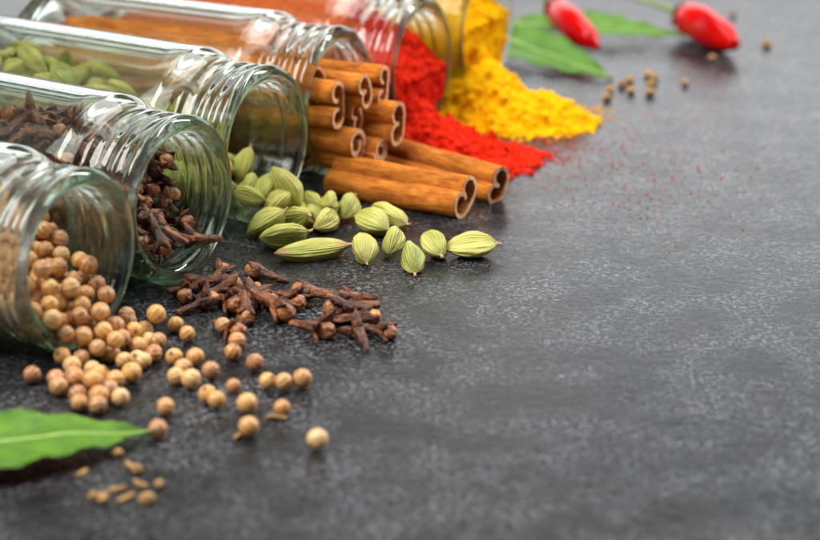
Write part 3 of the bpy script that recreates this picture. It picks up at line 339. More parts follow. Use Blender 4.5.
# ------------------------------------------------------------------ glass jars
JL = 10.5
JARS = [((78, 262), 32), ((181, 202), 33), ((265, 146), 31), ((338, 102), 27), ((421, 69), 27), ((486, 30), 27)]
def smooth(a, b, x):
    t = max(0.0, min(1.0, (x - a) / (b - a))); return t * t * (3 - 2 * t)
def r_out(s, th):
    """outer radius at distance s behind the mouth"""
    if s < 0.20:
        r = 1.95 + 0.24 * math.sqrt(max(0.0, 1 - (1 - s / 0.20) ** 2))
    else:
        r = 2.19
    r -= 0.09 * smooth(0.24, 0.42, s)
    # two turns of raised thread
    for k in (-1, 0, 1, 2):
        c = 0.44 + 0.40 * (th / (2 * math.pi) + k)
        fade = smooth(0.38, 0.50, c) * (1 - smooth(1.10, 1.20, c))
        r += 0.065 * fade * math.exp(-((s - c) / 0.12) ** 2)
    r += 0.055 * math.exp(-((s - 1.50) / 0.16) ** 2)          # collar
    r += 0.31 * smooth(1.60, 2.35, s)
    return r
def r_in(s):
    r = 1.70 + 0.22 * (1 - math.sqrt(max(0.0, 1 - (1 - min(1, s / 0.2)) ** 2)))
    return r + 0.42 * smooth(1.5, 2.3, s)
def build_jar_mesh():
    NT = 192
    so = [0.0, 0.012, 0.04, 0.08, 0.12, 0.16]
    s = 0.19
    while s < 2.4: so.append(s); s += 0.025
    while s < JL - 0.6: so.append(s); s += 0.45
    v = []
    nr = 0
    def ring(zz, fn):
        nonlocal nr
        for k in range(NT):
            th = 2 * math.pi * k / NT
            r = fn(th); v.append((r * math.cos(th), r * math.sin(th), zz))
        nr += 1
    # inner surface from the bottom centre to the mouth
    ring(0.62, lambda t: 0.02)
    ring(0.60, lambda t: 0.9)
    ring(0.55, lambda t: 1.6)
    for a in range(0, 7):
        q = a / 6 * math.pi / 2
        ring(0.95 - 0.40 * math.cos(q), lambda t, q=q: 1.72 + 0.40 * math.sin(q))
    si = []
    s = JL - 1.4
    while s > 2.4: si.append(s); s -= 0.5
    while s > 0.2: si.append(s); s -= 0.06
    si += [0.17, 0.14, 0.11, 0.08, 0.05, 0.03, 0.012]
    for s in si: ring(JL - s, lambda t, s=s: r_in(s))
    ring(JL + 0.004, lambda t: 1.935)
    for s in so: ring(JL - s, lambda t, s=s: r_out(s, t))
    for a in range(0, 7):
        q = a / 6 * math.pi / 2
        ring(0.5 * (1 - math.sin(q)) + 0.0, lambda t, q=q: 1.9 + 0.49 * math.cos(q))
    ring(0.03, lambda t: 1.75); ring(0.18, lambda t: 1.5); ring(0.24, lambda t: 0.8); ring(0.26, lambda t: 0.02)
    f = grid_faces(nr, NT)
    f.append(tuple(range(NT - 1, -1, -1)) if False else tuple(range(NT)))
    f.append(tuple((nr - 1) * NT + k for k in range(NT)))
    m = mesh_data('glass_jar', v, f, GLASS)
    bm = bmesh.new(); bm.from_mesh(m); bmesh.ops.recalc_face_normals(bm, faces=bm.faces); bm.to_mesh(m); bm.free()
    m.polygons.foreach_set('use_smooth', [True] * len(m.polygons))
    return m
def jar_frame(i):
    q, a = JARS[i]; P = at(*q, 2.4); a = R(a)
    d = Vector((math.cos(a), -math.sin(a), 0)); B = P - JL * d
    x = Vector((0, 0, 1)); y = d.cross(x)
    M = Matrix(((x.x, y.x, d.x), (x.y, y.y, d.y), (x.z, y.z, d.z)))
    return M.to_quaternion(), B, P, d, M
jar_mesh = build_jar_mesh()
JAR_LABELS = ['open glass jar lying nearest the front, coriander seeds spilling from its mouth',
              'open glass jar lying on its side, filled with dark cloves',
              'open glass jar lying on its side with green cardamom pods in it',
              'open glass jar lying on its side, packed with cinnamon sticks',
              'open glass jar on its side filled with red paprika powder',
              'rearmost glass jar on its side, filled with yellow turmeric powder']
for i in range(6):
    q, B, P, d, M = jar_frame(i)
    roll = Quaternion((0, 0, 1), (0.6, 2.1, 4.4, 3.4, 1.2, 5.5)[i])
    o = place('glass_jar', jar_mesh, None, B - d * 0.10 + Vector((0, 0, 0.036)), q @ roll, 1.015)
    tag(o, JAR_LABELS[i], 'jar', 'glass spice jars lying in a row')

def inside_glass(i, loc, q, half, rad):
    """True when a thing of this half length and radius does not cut the wall of jar i"""
    _, _, P, d, _ = jar_frame(i)
    for e in (-half, half):
        c = loc + q @ Vector((0, 0, e)); s = (P - c).dot(d)
        if s > -0.05 and (c - (P - d * s)).length + rad > r_in(max(s, 0.25)) + 0.10: return False
    return True

# ------------------------------------------------------------------ coriander seeds
rng = random.Random(11)
def build_seed_mesh():
    nu, nv = 40, 18
    v = [(0, 0, -0.97)]
    for j in range(1, nv):
        ph = math.pi * j / nv - math.pi / 2
        for i in range(nu):
            th = 2 * math.pi * i / nu
            rr = 1 + 0.016 * math.cos(10 * th + 0.6 * math.sin(3 * ph)) * math.cos(ph) ** 0.7
            v.append((rr * math.cos(ph) * math.cos(th), rr * math.cos(ph) * math.sin(th), 0.98 * math.sin(ph) + (0.05 if ph > 1.35 else 0)))
    v.append((0, 0, 1.10))
    f = grid_faces(nv - 1, nu, True, 1)
    for i in range(nu):
        f.append((0, 1 + (i + 1) % nu, 1 + i)); f.append((len(v) - 1, len(v) - 1 - nu + i, len(v) - 1 - nu + (i + 1) % nu))
    return mesh_data('coriander_seed', v, f, SEED)
seed_mesh = build_seed_mesh()
def seed(loc, q, r, label, group):
    r *= 0.92
    o = place('coriander_seed', seed_mesh, None, loc, q, r)
    return tag(o, label, 'seed', group)
def rq():
    return Quaternion((rng.gauss(0, 1), rng.gauss(0, 1), rng.gauss(0, 1), rng.gauss(0, 1))).normalized()
for loc, q, r in rows(SEED_IN):
    _q, _B, _P, _d, _M = jar_frame(0)
    if (_P - loc).dot(_d) < -1.1: continue
    seed(loc, q, r, 'round tan coriander seed in the heap inside the nearest jar', 'coriander seeds inside the nearest jar')
for loc, q, r in rows(SEED_HEAP):
    seed(loc, q, r, 'round tan coriander seed in the tight heap below the mouth of the nearest jar', 'coriander seeds heaped below the nearest jar')
SINGLES = [((232, 60), 'pale cracked coriander seed against the rim of the nearest jar'), ((248, 98), 'coriander seed beside the rim of the nearest jar, right of the heap'),
 ((228, 120), 'coriander seed touching the right edge of the heap under the jar rim'), ((350, 82), 'small coriander seed in front of the clove jar, above a larger one'),
 ((378, 105), 'striped coriander seed in front of the clove jar, larger of a pair'), ((463, 85), 'brown coriander seed just below the left clove pile'),
 ((497, 122), 'pale striped coriander seed leaning behind a browner seed below the cloves'), ((487, 148), 'brown coriander seed in front of the pale striped one below the cloves'),
 ((540, 173), 'lone round coriander seed between the clove pile and the row of three'), ((307, 122), 'coriander seed at the top right end of the spilled heap'),
 ((265, 135), 'coriander seed beside the heap, upper of two touching'), ((258, 165), 'dark coriander seed beside the heap, lower of two touching'),
 ((298, 150), 'coriander seed right of the heap, under the top right one'), ((346, 160), 'brown coriander seed at the left of the loose cluster beyond the heap'),
 ((397, 160), 'coriander seed at the top right of the loose cluster beyond the heap'), ((368, 187), 'coriander seed in the middle of the loose cluster beyond the heap'),
 ((387, 213), 'coriander seed with a small stalk at the bottom of the loose cluster'), ((434, 192), 'yellowish coriander seed alone right of the loose cluster'),
 ((488, 230), 'small pale broken coriander husk lying alone'), ((570, 218), 'yellow coriander seed, left of three in a row'),
 ((610, 220), 'coriander seed, middle of three in a row'), ((654, 212), 'purplish coriander seed, right of three in a row'),
 ((448, 263), 'small yellow coriander seed left of a larger plain one'), ((521, 272), 'large plain coriander seed in the open table area'),
 ((605, 283), 'pale coriander seed resting above a thin brown stalk'), ((525, 327), 'brown coriander seed with a dark crumb at its foot'),
 ((690, 358), 'large pale coriander seed lying farthest right'), ((325, 280), 'pale striped coriander seed above the tip of the front leaf'),
 ((307, 333), 'pinkish brown coriander seed touching the tip of the front leaf')]
for (x, y), lab in SINGLES:
    r = rng.uniform(.215, .26)
    if (x, y) == (488, 230): r = .19
    if (x, y) in ((690, 358), (521, 272)): r = .262
    seed(at(30 + x / 2.4, 290 + y / 2.4, r), rq(), r, lab, 'loose coriander seeds on the table')

# ------------------------------------------------------------------ cardamom pods
def build_pod(rx, ry, hl, seed_n, bend=0.0, seam=False):
    nu, nv = 48, 30
    rg = random.Random(seed_n); p1, p2 = rg.uniform(0, 6), rg.uniform(0, 6)
    v = []
    for j in range(nv + 1):
        t = -1 + 2 * j / nv
        prof = max(0.0, 1 - abs(t) ** 2.0) ** 0.78
        prof *= 1 + 0.10 * t
        if t > 0.86: prof = max(prof * 0.9, 0.12)
        prof = max(prof, 0.03)
        for i in range(nu):
            th = 2 * math.pi * i / nu
            tri = 1 + 0.19 * math.cos(3 * th + p1)
            wr = 1 + 0.020 * math.cos(15 * th + p2 + 2.2 * t + 3 * noise.noise(Vector((t * 2, th, seed_n)))) + 0.10 * noise.noise(Vector((3 * math.cos(th), 3 * math.sin(th), 2 * t + seed_n))) + 0.06 * noise.noise(Vector((8 * math.cos(th), 8 * math.sin(th), 1.6 * t + seed_n)))
            if seam:
                dth = abs((th - 1.2 + math.pi) % (2 * math.pi) - math.pi)
                wr += 0.07 * math.exp(-(dth / 0.12) ** 2)
            r = prof * tri * wr
            v.append((rx * r * math.cos(th) + bend * (1 - t * t), ry * r * math.sin(th), hl * t))
    f = grid_faces(nv + 1, nu)
    f.append(tuple(range(nu - 1, -1, -1))); f.append(tuple(nv * nu + i for i in range(nu)))
    body = place('cardamom_pod', mesh_data('cardamom_pod', v, f, POD))
    # short dried stalk
    v = []; nn = 8
    for j, (z, r) in enumerate(((hl * 0.93, .05), (hl * 1.02, .035), (hl * 1.10, .03), (hl * 1.13, .045), (hl * 1.14, .01))):
        for i in range(nn):
            a = 2 * math.pi * i / nn; v.append((r * math.cos(a) + 0.02 * j * math.cos(p1), r * math.sin(a), z))
    f = grid_faces(5, nn); f.append(tuple(range(nn - 1, -1, -1))); f.append(tuple(4 * nn + i for i in range(nn)))
    place('stalk', mesh_data('cardamom_stalk', v, f, POD_STALK), body)
    return body
pods = [build_pod(.27, .27, .62, 1), build_pod(.32, .30, .60, 2), build_pod(.24, .28, .86, 3, 0.13), build_pod(.30, .28, .57, 4, 0.05), build_pod(.36, .22, .58, 5, 0.0, True)]
used = set()
def pod(k, loc, q, s, label, group):
    if k not in used:
        used.add(k); o = pods[k]; o.location = Vector(loc) * S; o.rotation_mode = 'QUATERNION'; o.rotation_quaternion = q; o.scale = (s,) * 3
    else:
        o = copy_thing(pods[k], loc, q, s)
    return tag(o, label, 'cardamom pod', group)
POD_LABELS = ['thin brownish cardamom pod lying flat below the mouth of its jar', 'plump green cardamom pod lying on the left, behind the long crescent pod',
 'long crescent shaped cardamom pod lying at the front of the spill', 'cardamom pod beside the foot of the one leaning on the rim', 'yellow cardamom pod with a dry end in the middle of the spill',
 'small pale cardamom pod between the crescent pod and the big diagonal one', 'small upright cardamom pod at the back of the spill, nearest the cinnamon', 'large green cardamom pod lying diagonally in the middle',
 'pale cardamom pod lying diagonally behind the large green one', 'short fat cardamom pod standing at the right end of the crescent pod', 'yellowish cardamom pod between the diagonal pods and the upright narrow one',
 'narrow green cardamom pod pointing at the viewer with a brown tip', 'yellow wrinkled cardamom pod second from the right end', 'pale oval cardamom pod with a bead like seam, farthest right', 'small cardamom pod lying under the leaning one']
# pixel centre, angle in the picture, nose-down tilt, shape, size, height
POD_SPOTS = [((290, 221), -8, 4, 2, .90, .26), ((284, 235), 8, 3, 1, 1.18, .36), ((312, 249), 8, 2, 2, 1.22, .30), ((296, 211), -70, 22, 1, .98, .36),
 ((312, 203), -45, 8, 3, 1.05, .38), ((325, 220), 42, 10, 3, .98, .33), ((348, 207), 62, 18, 1, .95, .40), ((372, 222), -28, 6, 1, 1.12, .36),
 ((389, 215), -32, 6, 0, 1.22, .36), ((364, 248), -78, 24, 1, 1.0, .38), ((393, 241), 68, 22, 1, .92, .37), ((412, 257), -75, 20, 0, 1.08, .32),
 ((433, 244), -55, 12, 3, 1.12, .36), ((471, 246), 6, 2, 4, 1.28, .30), ((291, 204), -70, 10, 0, .75, .30)]
for n, ((px, py), ang, tl, k, s, h) in enumerate(POD_SPOTS):
    a = R(ang); t = R(tl)
    v = Vector((math.cos(a), math.sin(a) * 1.9, 0)).normalized()
    sg = -1 if v.y > 0 else 1
    v = Vector((v.x * math.cos(t), v.y * math.cos(t), -sg * math.sin(t)))
    pod(k, at(px, py, h), dirq(v, {13: 0.2}.get(n, rng.uniform(0, 6))), s, POD_LABELS[n], 'cardamom pods spilled on the table')
A = at(274.6, 171.6, 1.5); B = at(297, 201, 0.75)
pod(3, (A + B) / 2, dirq(B - A, 0.5), 1.22, 'large cardamom pod leaning upright on the rim of the cardamom jar', 'cardamom pods spilled on the table')
for n, (loc, q, s) in enumerate(rows(POD_IN)):
    _q, _B, _P, _d, _M = jar_frame(2)
    _s = (_P - loc).dot(_d)
    if not inside_glass(2, loc, q, .36 * s, .18): continue
    k = (0, 3, 1)[n % 3] if s > .95 else (0, 3)[n % 2]
    pod(k, loc, q, s * 1.02, 'green cardamom pod in the pile inside the third jar', 'cardamom pods inside their jar')

# ------------------------------------------------------------------ cloves
def build_clove(seed_n, open_=0.3, bent=0.0, ball=True):
    rg = random.Random(seed_n)
    nu, nv = 20, 20
    v = []
    ph = rg.uniform(0, 6)
    for j in range(nv + 1):
        t = j / nv; z = -0.72 + 1.02 * t
        r = 0.084 + 0.042 * smooth(0, 0.5, t) + 0.070 * smooth(0.6, 0.95, t)
        if t < 0.05: r *= 0.75
        for i in range(nu):
            a = 2 * math.pi * i / nu
            rr = r * (1 + 0.10 * math.cos(4 * a) + 0.30 * noise.noise(Vector((2.5 * math.cos(a), 2.5 * math.sin(a), 5 * t + seed_n * 7))))
            v.append((rr * math.cos(a) + bent * (1 - t) ** 2, rr * math.sin(a) * 0.9, z))
    f = grid_faces(nv + 1, nu)
    f.append(tuple(range(nu - 1, -1, -1)))
    f.append(tuple(nv * nu + i for i in range(nu)))
    # four calyx lobes
    for k in range(4):
        a = math.pi / 2 * k + math.pi / 4 + rg.uniform(-.1, .1); ca, sa = math.cos(a), math.sin(a)
        out = open_ * rg.uniform(0.8, 1.3)
        secs = []
        for (t, w, th) in ((0, .12, .06), (.35, .13, .05), (.7, .085, .04), (1.0, .015, .012)):
            rad = 0.12 + out * t * 0.75; z = 0.14 + 0.38 * t - 0.20 * out * t * t
            secs.append((rad, z, w, th))
        o0 = len(v)
        for rad, z, w, th in secs:
            for dr, dt in ((-th, -w), (th, -w * .8), (th * 1.3, 0), (th, w * .8), (-th, w), (-th * .6, 0)):
                v.append(((rad + dr) * ca - dt * sa, (rad + dr) * sa + dt * ca, z + dr * -0.4))
        f += grid_faces(4, 6, True, o0)
        f.append(tuple(o0 + i for i in range(5, -1, -1))); f.append(tuple(o0 + 18 + i for i in range(6)))
    body = place('clove', mesh_data('clove', v, f, CLOVE_STEM))
    if ball:
        v = []; nu, nv = 20, 14
        for j in range(nv + 1):
            p = math.pi * j / nv - math.pi / 2
            for i in range(nu):
                a = 2 * math.pi * i / nu
                r = 0.208 * (1 - 0.12 * abs(math.cos(2 * a + 0.8 * math.sin(p))) ** 8 * (1 if p > -.3 else 0) + 0.13 * noise.noise(Vector((2 * math.cos(a), 2 * math.sin(a), 2 * math.sin(p) + seed_n))))
                v.append((r * math.cos(p) * math.cos(a), r * math.cos(p) * math.sin(a), 0.40 + r * 0.92 * math.sin(p)))
        place('bud', mesh_data('clove_bud', v, grid_faces(nv + 1, nu), CLOVE_BUD), body)
    return body
cloves = [build_clove(1, .30), build_clove(2, .42, 0.06), build_clove(3, .22, -0.05), build_clove(4, .5, 0.03), build_clove(5, .38, .08, False)]
cused = set()
def clove(k, loc, q, s, label, group):
    if k not in cused:
        cused.add(k); o = cloves[k]; o.location = Vector(loc) * S; o.rotation_mode = 'QUATERNION'; o.rotation_quaternion = q; o.scale = (s,) * 3
    else:
        o = copy_thing(cloves[k], loc, q, s)
    return tag(o, label, 'clove', group)
for n, (loc, q, s) in enumerate(rows(CLOVE_OUT)):
    if loc.x > -3.05:
        continue
    clove((0, 1, 2, 0, 3)[n % 5], loc + Vector((0, 0, .02)), q, s * 1.14, 'dark brown dried clove in the tangled pile in front of the clove jar', 'cloves piled in front of their jar')
def z4(x, y, h): return at(180 + x / 3.417, 220 + y / 3.417, h)
FRONT_CLOVES = [((372, 240), (545, 255), .24, .22, 2, 'long clove at the back of the right hand clove group'),
 ((420, 290), (345, 250), .24, .22, 0, 'fat clove bud facing the viewer at the left of the right hand clove group'),
 ((475, 300), (672, 298), .30, .42, 1, 'clove with a smooth round bud and a long stem lying across the right hand group'),
 ((532, 262), (662, 262), .38, .48, 0, 'clove lying on top at the back right of the right hand group'),
 ((695, 330), (520, 335), .22, .16, 2, 'clove with its bud pointing right, under the long stemmed one'),
 ((530, 385), (395, 352), .22, .16, 3, 'dark clove with flared lobes at the front of the right hand group'),
 ((745, 388), (612, 368), .20, .14, 0, 'clove lying farthest right with its bud to the right'),
 ((590, 352), (640, 430), .22, .10, 4, 'short clove stem without a bud pointing at the viewer'),
 ((640, 305), (470, 345), .14, .14, 3, 'clove half hidden beneath the right hand group')]
for a, b, h1, h2, k, lab in FRONT_CLOVES:
    A = z4(*a, h1); B = z4(*b, h2); L = (A - B).length
    s = min(1.12, max(.82, L / 1.22))
    clove(k, A * .48 + B * .52, dirq(A - B, rng.uniform(0, 6)), s, lab, 'cloves lying in front of the pile')
for n, (loc, q, s) in enumerate(rows(CLOVE_IN)):
    _q, _B, _P, _d, _M = jar_frame(1)
    _s = (_P - loc).dot(_d)
    if _s < 0.1 or _s > 6.4 or not inside_glass(1, loc, q, .55 * s, .10): continue
    clove((0, 1, 2, 3, 0, 1, 4)[n % 7], loc, q, s, 'brown dried clove in the pile inside the second jar', 'cloves inside their jar')

# ------------------------------------------------------------------ cinnamon sticks
def scroll_path(kind, turns, n=64):
    pts = []; x = y = 0.0; th = 0.0
    if kind == 'single':
        for i in range(n + 1):
            t = i / n; a = turns * 2 * math.pi * t; r = 1.0 - 0.62 * t
            pts.append((r * math.cos(a), r * math.sin(a)))
        return pts
    # two curls, one at each edge of the bark: a straight spine, then an arc that tightens
    a, r0, r1 = {'double': (0.04, 0.50, 0.26), 'scurl': (0.34, 0.40, 0.22), 'bean': (0.23, 0.43, 0.25)}[kind]
    half = [(0.0, 0.0)]
    if a > 0.1: half += [(a * 0.5, -0.02)]
    x, y, h = a, 0.0, 0.0
    half.append((x, y)); steps = 30
    for i in range(steps):
        r = r0 + (r1 - r0) * (i / steps) ** 0.8; dh = turns / steps
        x += math.cos(h + dh / 2) * r * dh; y += math.sin(h + dh / 2) * r * dh; h += dh; half.append((x, y))
    pts = [(-p, q) for p, q in reversed(half[1:])] + half
    cx = sum(p[0] for p in pts) / len(pts); cy_ = (min(p[1] for p in pts) + max(p[1] for p in pts)) / 2
    pts = [(a - cx, b - cy_) for a, b in pts]
    m = max(math.hypot(*p) for p in pts)
    return [(a / m, b / m) for a, b in pts]
def build_stick(kind, turns, rx, ry, length, thick, seed_n, rot=0.0):
    """mouth end at the origin, the stick runs back along -z"""
    rg = random.Random(seed_n)
    c = [(p[0] * rx, p[1] * ry) for p in scroll_path(kind, turns)]
    n = len(c); outer = []; inner = []
    for i in range(n):
        a = c[max(0, i - 1)]; b = c[min(n - 1, i + 1)]
        dx, dy = b[0] - a[0], b[1] - a[1]; L = math.hypot(dx, dy) or 1; nx_, ny_ = dy / L, -dx / L
        w = thick * 0.5 * (1 + 0.25 * noise.noise(Vector((i * .12, seed_n, 0)))) * 0.82
        e = min(1.0, (min(i, n - 1 - i) + 0.8) / 2.5); w *= e
        outer.append((c[i][0] + nx_ * w, c[i][1] + ny_ * w)); inner.append((c[i][0] - nx_ * w, c[i][1] - ny_ * w))
    loop = outer + inner[::-1]; m = len(loop)
    cr, sr = math.cos(rot), math.sin(rot)
    NS = 44; v = []
    for j in range(NS + 1):
        t = j / NS; z = -length * t
        sc_ = 1 + 0.06 * noise.noise(Vector((t * length * 0.5, seed_n * 3.1, 0))) ; tw = 0.15 * noise.noise(Vector((t * 2, seed_n, 5)))
        bx = 0.10 * noise.noise(Vector((t * 1.6, seed_n, 9))) * min(1, t * 4); by = 0.10 * noise.noise(Vector((t * 1.6, seed_n, 19))) * min(1, t * 4)
        for i, (a, b) in enumerate(loop):
            nn = 0.010 * noise.noise(Vector((a * 4, b * 4, t * length * 0.9 + seed_n)))
            a2 = (a * sc_ + nn) ; b2 = (b * sc_ + nn)
            zz = z + (0.025 * noise.noise(Vector((a * 5, b * 5, seed_n))) if j in (0, NS) else 0)
            ct, st = math.cos(tw), math.sin(tw); a3, b3 = a2 * ct - b2 * st, a2 * st + b2 * ct
            v.append((a3 * cr - b3 * sr + bx, a3 * sr + b3 * cr + by, zz))
    f = []; mi = []
    for j in range(NS):
        for i in range(m):
            f.append((j * m + i, j * m + (i + 1) % m, (j + 1) * m + (i + 1) % m, (j + 1) * m + i))
            mi.append(1 if i in (n - 1, m - 1) else 0)
    for j in (0, NS):
        for i in range(n - 1):
            q = (j * m + i, j * m + i + 1, j * m + m - 2 - i, j * m + m - 1 - i)
            f.append(q if j == 0 else q[::-1]); mi.append(1)
    me = mesh_data('cinnamon_stick', v, f, [BARK, BARK_CUT], True, mi)
    for p in me.polygons:
        if p.material_index == 1: p.use_smooth = False
    bm = bmesh.new(); bm.from_mesh(me); bmesh.ops.recalc_face_normals(bm, faces=bm.faces); bm.to_mesh(me); bm.free()
    return me
def stick(px, h, direction, kind, turns, rx, ry, length, thick, seed_n, rot, label, group):
    """px: pixel of the visible end's centre, h: its height; direction: the way the end faces"""
    me = build_stick(kind, turns, rx, ry, length, thick, seed_n, rot)
    d = Vector(direction).normalized()
    x = Vector((0, 0, 1)); x = (x - d * x.dot(d)).normalized(); y = d.cross(x)      # local x = up, y = sideways
    M = Matrix(((x.x, y.x, d.x), (x.y, y.y, d.y), (x.z, y.z, d.z)))
    o = place('cinnamon_stick', me, None, at(*px, h), M.to_quaternion())
    return tag(o, label, 'cinnamon stick', group)
jd = jar_frame(3)[3]
def jdir(da=0.0, dz=0.0):
    a = R(27 + da); return (math.cos(a), -math.sin(a), dz)
G4 = 'cinnamon sticks poking out of their jar'
stick((338.5, 105), 2.66, jdir(0, .0), 'scurl', 5.3, .66, .66, 9.2, .15, 1, 0.0, 'cinnamon stick with a tall double curl end nearest the jar rim', G4)
stick((357.5, 117), 2.10, jdir(1, .0), 'bean', 5.0, .43, .43, 9.5, .12, 2, 0.3, 'cinnamon stick with a small heart shaped end in the middle of the jar mouth', G4)
stick((366, 91), 2.92, jdir(-1, .0), 'bean', 5.2, .50, .50, 9.8, .12, 3, 0.4, 'cinnamon stick at the top of the bundle with a curl hanging down', G4)
stick((384, 87), 2.80, jdir(-2, .01), 'scurl', 5.0, .58, .58, 9.9, .14, 4, -0.25, 'topmost cinnamon stick on the right, reaching past the bundle', G4)
stick((398.5, 124), 1.78, jdir(-1, .0), 'bean', 5.2, .60, .64, 9.9, .13, 5, -0.15, 'thick cinnamon stick sticking out farthest to the right of the jar mouth', G4)
stick((357, 145), 1.44, jdir(1, -.01), 'single', 1.25, .50, .50, 9.3, .17, 6, 3.6, 'cinnamon stick with a round open end low in the jar mouth', G4)
stick((381, 150), 1.14, jdir(0, -.01), 'single', 1.8, .40, .38, 9.6, .12, 7, 1.6, 'tightly rolled cinnamon stick low beside the round open one', G4)
stick((343, 160), 0.90, jdir(0, 0.0), 'double', 4.4, .26, .26, 8.6, .08, 8, 0.0, 'thin cinnamon stick lowest in the jar mouth, behind the round open one', G4)
stick((318, 84), 3.2, jdir(0, .0), 'double', 5.6, 0.549, 0.512, 7.6, .10, 9, 0.7, 'cinnamon stick wholly inside the jar, on top of the bundle', G4)
stick((312, 108), 2.4, jdir(4, .0), 'single', 1.4, 0.512, 0.512, 7.6, .10, 10, 0.7, 'cinnamon stick wholly inside the jar on the side of the viewer', G4)
sd = jd.cross(Vector((0, 0, 1))); JP = jar_frame(3)[2]
def inner_stick(s_end, off, z, kind, turns, r, length, n_, rot, lab):
    p = JP - jd * s_end + sd * off; p.z = z
    me = build_stick(kind, turns, r, r, length, .10, n_, rot); o = place('cinnamon_stick', me, None, p, jar_frame(3)[0])
    tag(o, lab, 'cinnamon stick', 'cinnamon sticks wholly inside their jar')
for k_, (a1, a2, a3, a4) in enumerate(((2.3, -1.0, 3.35, 7.2), (2.0, -0.1, 3.62, 7.6), (2.6, 0.85, 3.35, 7.0), (2.2, -1.55, 2.55, 7.4), (2.1, 1.5, 2.4, 7.5), (2.4, -1.35, 1.6, 7.0))):
    inner_stick(a1, a2, a3, ('double', 'single')[k_ % 2], (4.4, 1.4)[k_ % 2], .46, a4, 20 + k_, k_ * 1.1, 'cinnamon stick inside the body of the jar, its end hidden behind the glass neck')
G5 = 'cinnamon sticks lying on the table'
a = at(335, 176, .45); b = at(466, 198, .50); dd = b - a
stick((466, 198), .53, dd, 'bean', 5.3, .62, .64, dd.length, .14, 11, -0.95, 'cinnamon stick lying on the table, the nearer of two', G5)
a = at(385, 155, .40); b = at(499, 187, .40); dd = b - a
stick((499, 186), .46, dd, 'bean', 5.2, .54, .54, dd.length + 1.0, .14, 12, -0.5, 'cinnamon stick lying on the table behind the nearer one', G5)

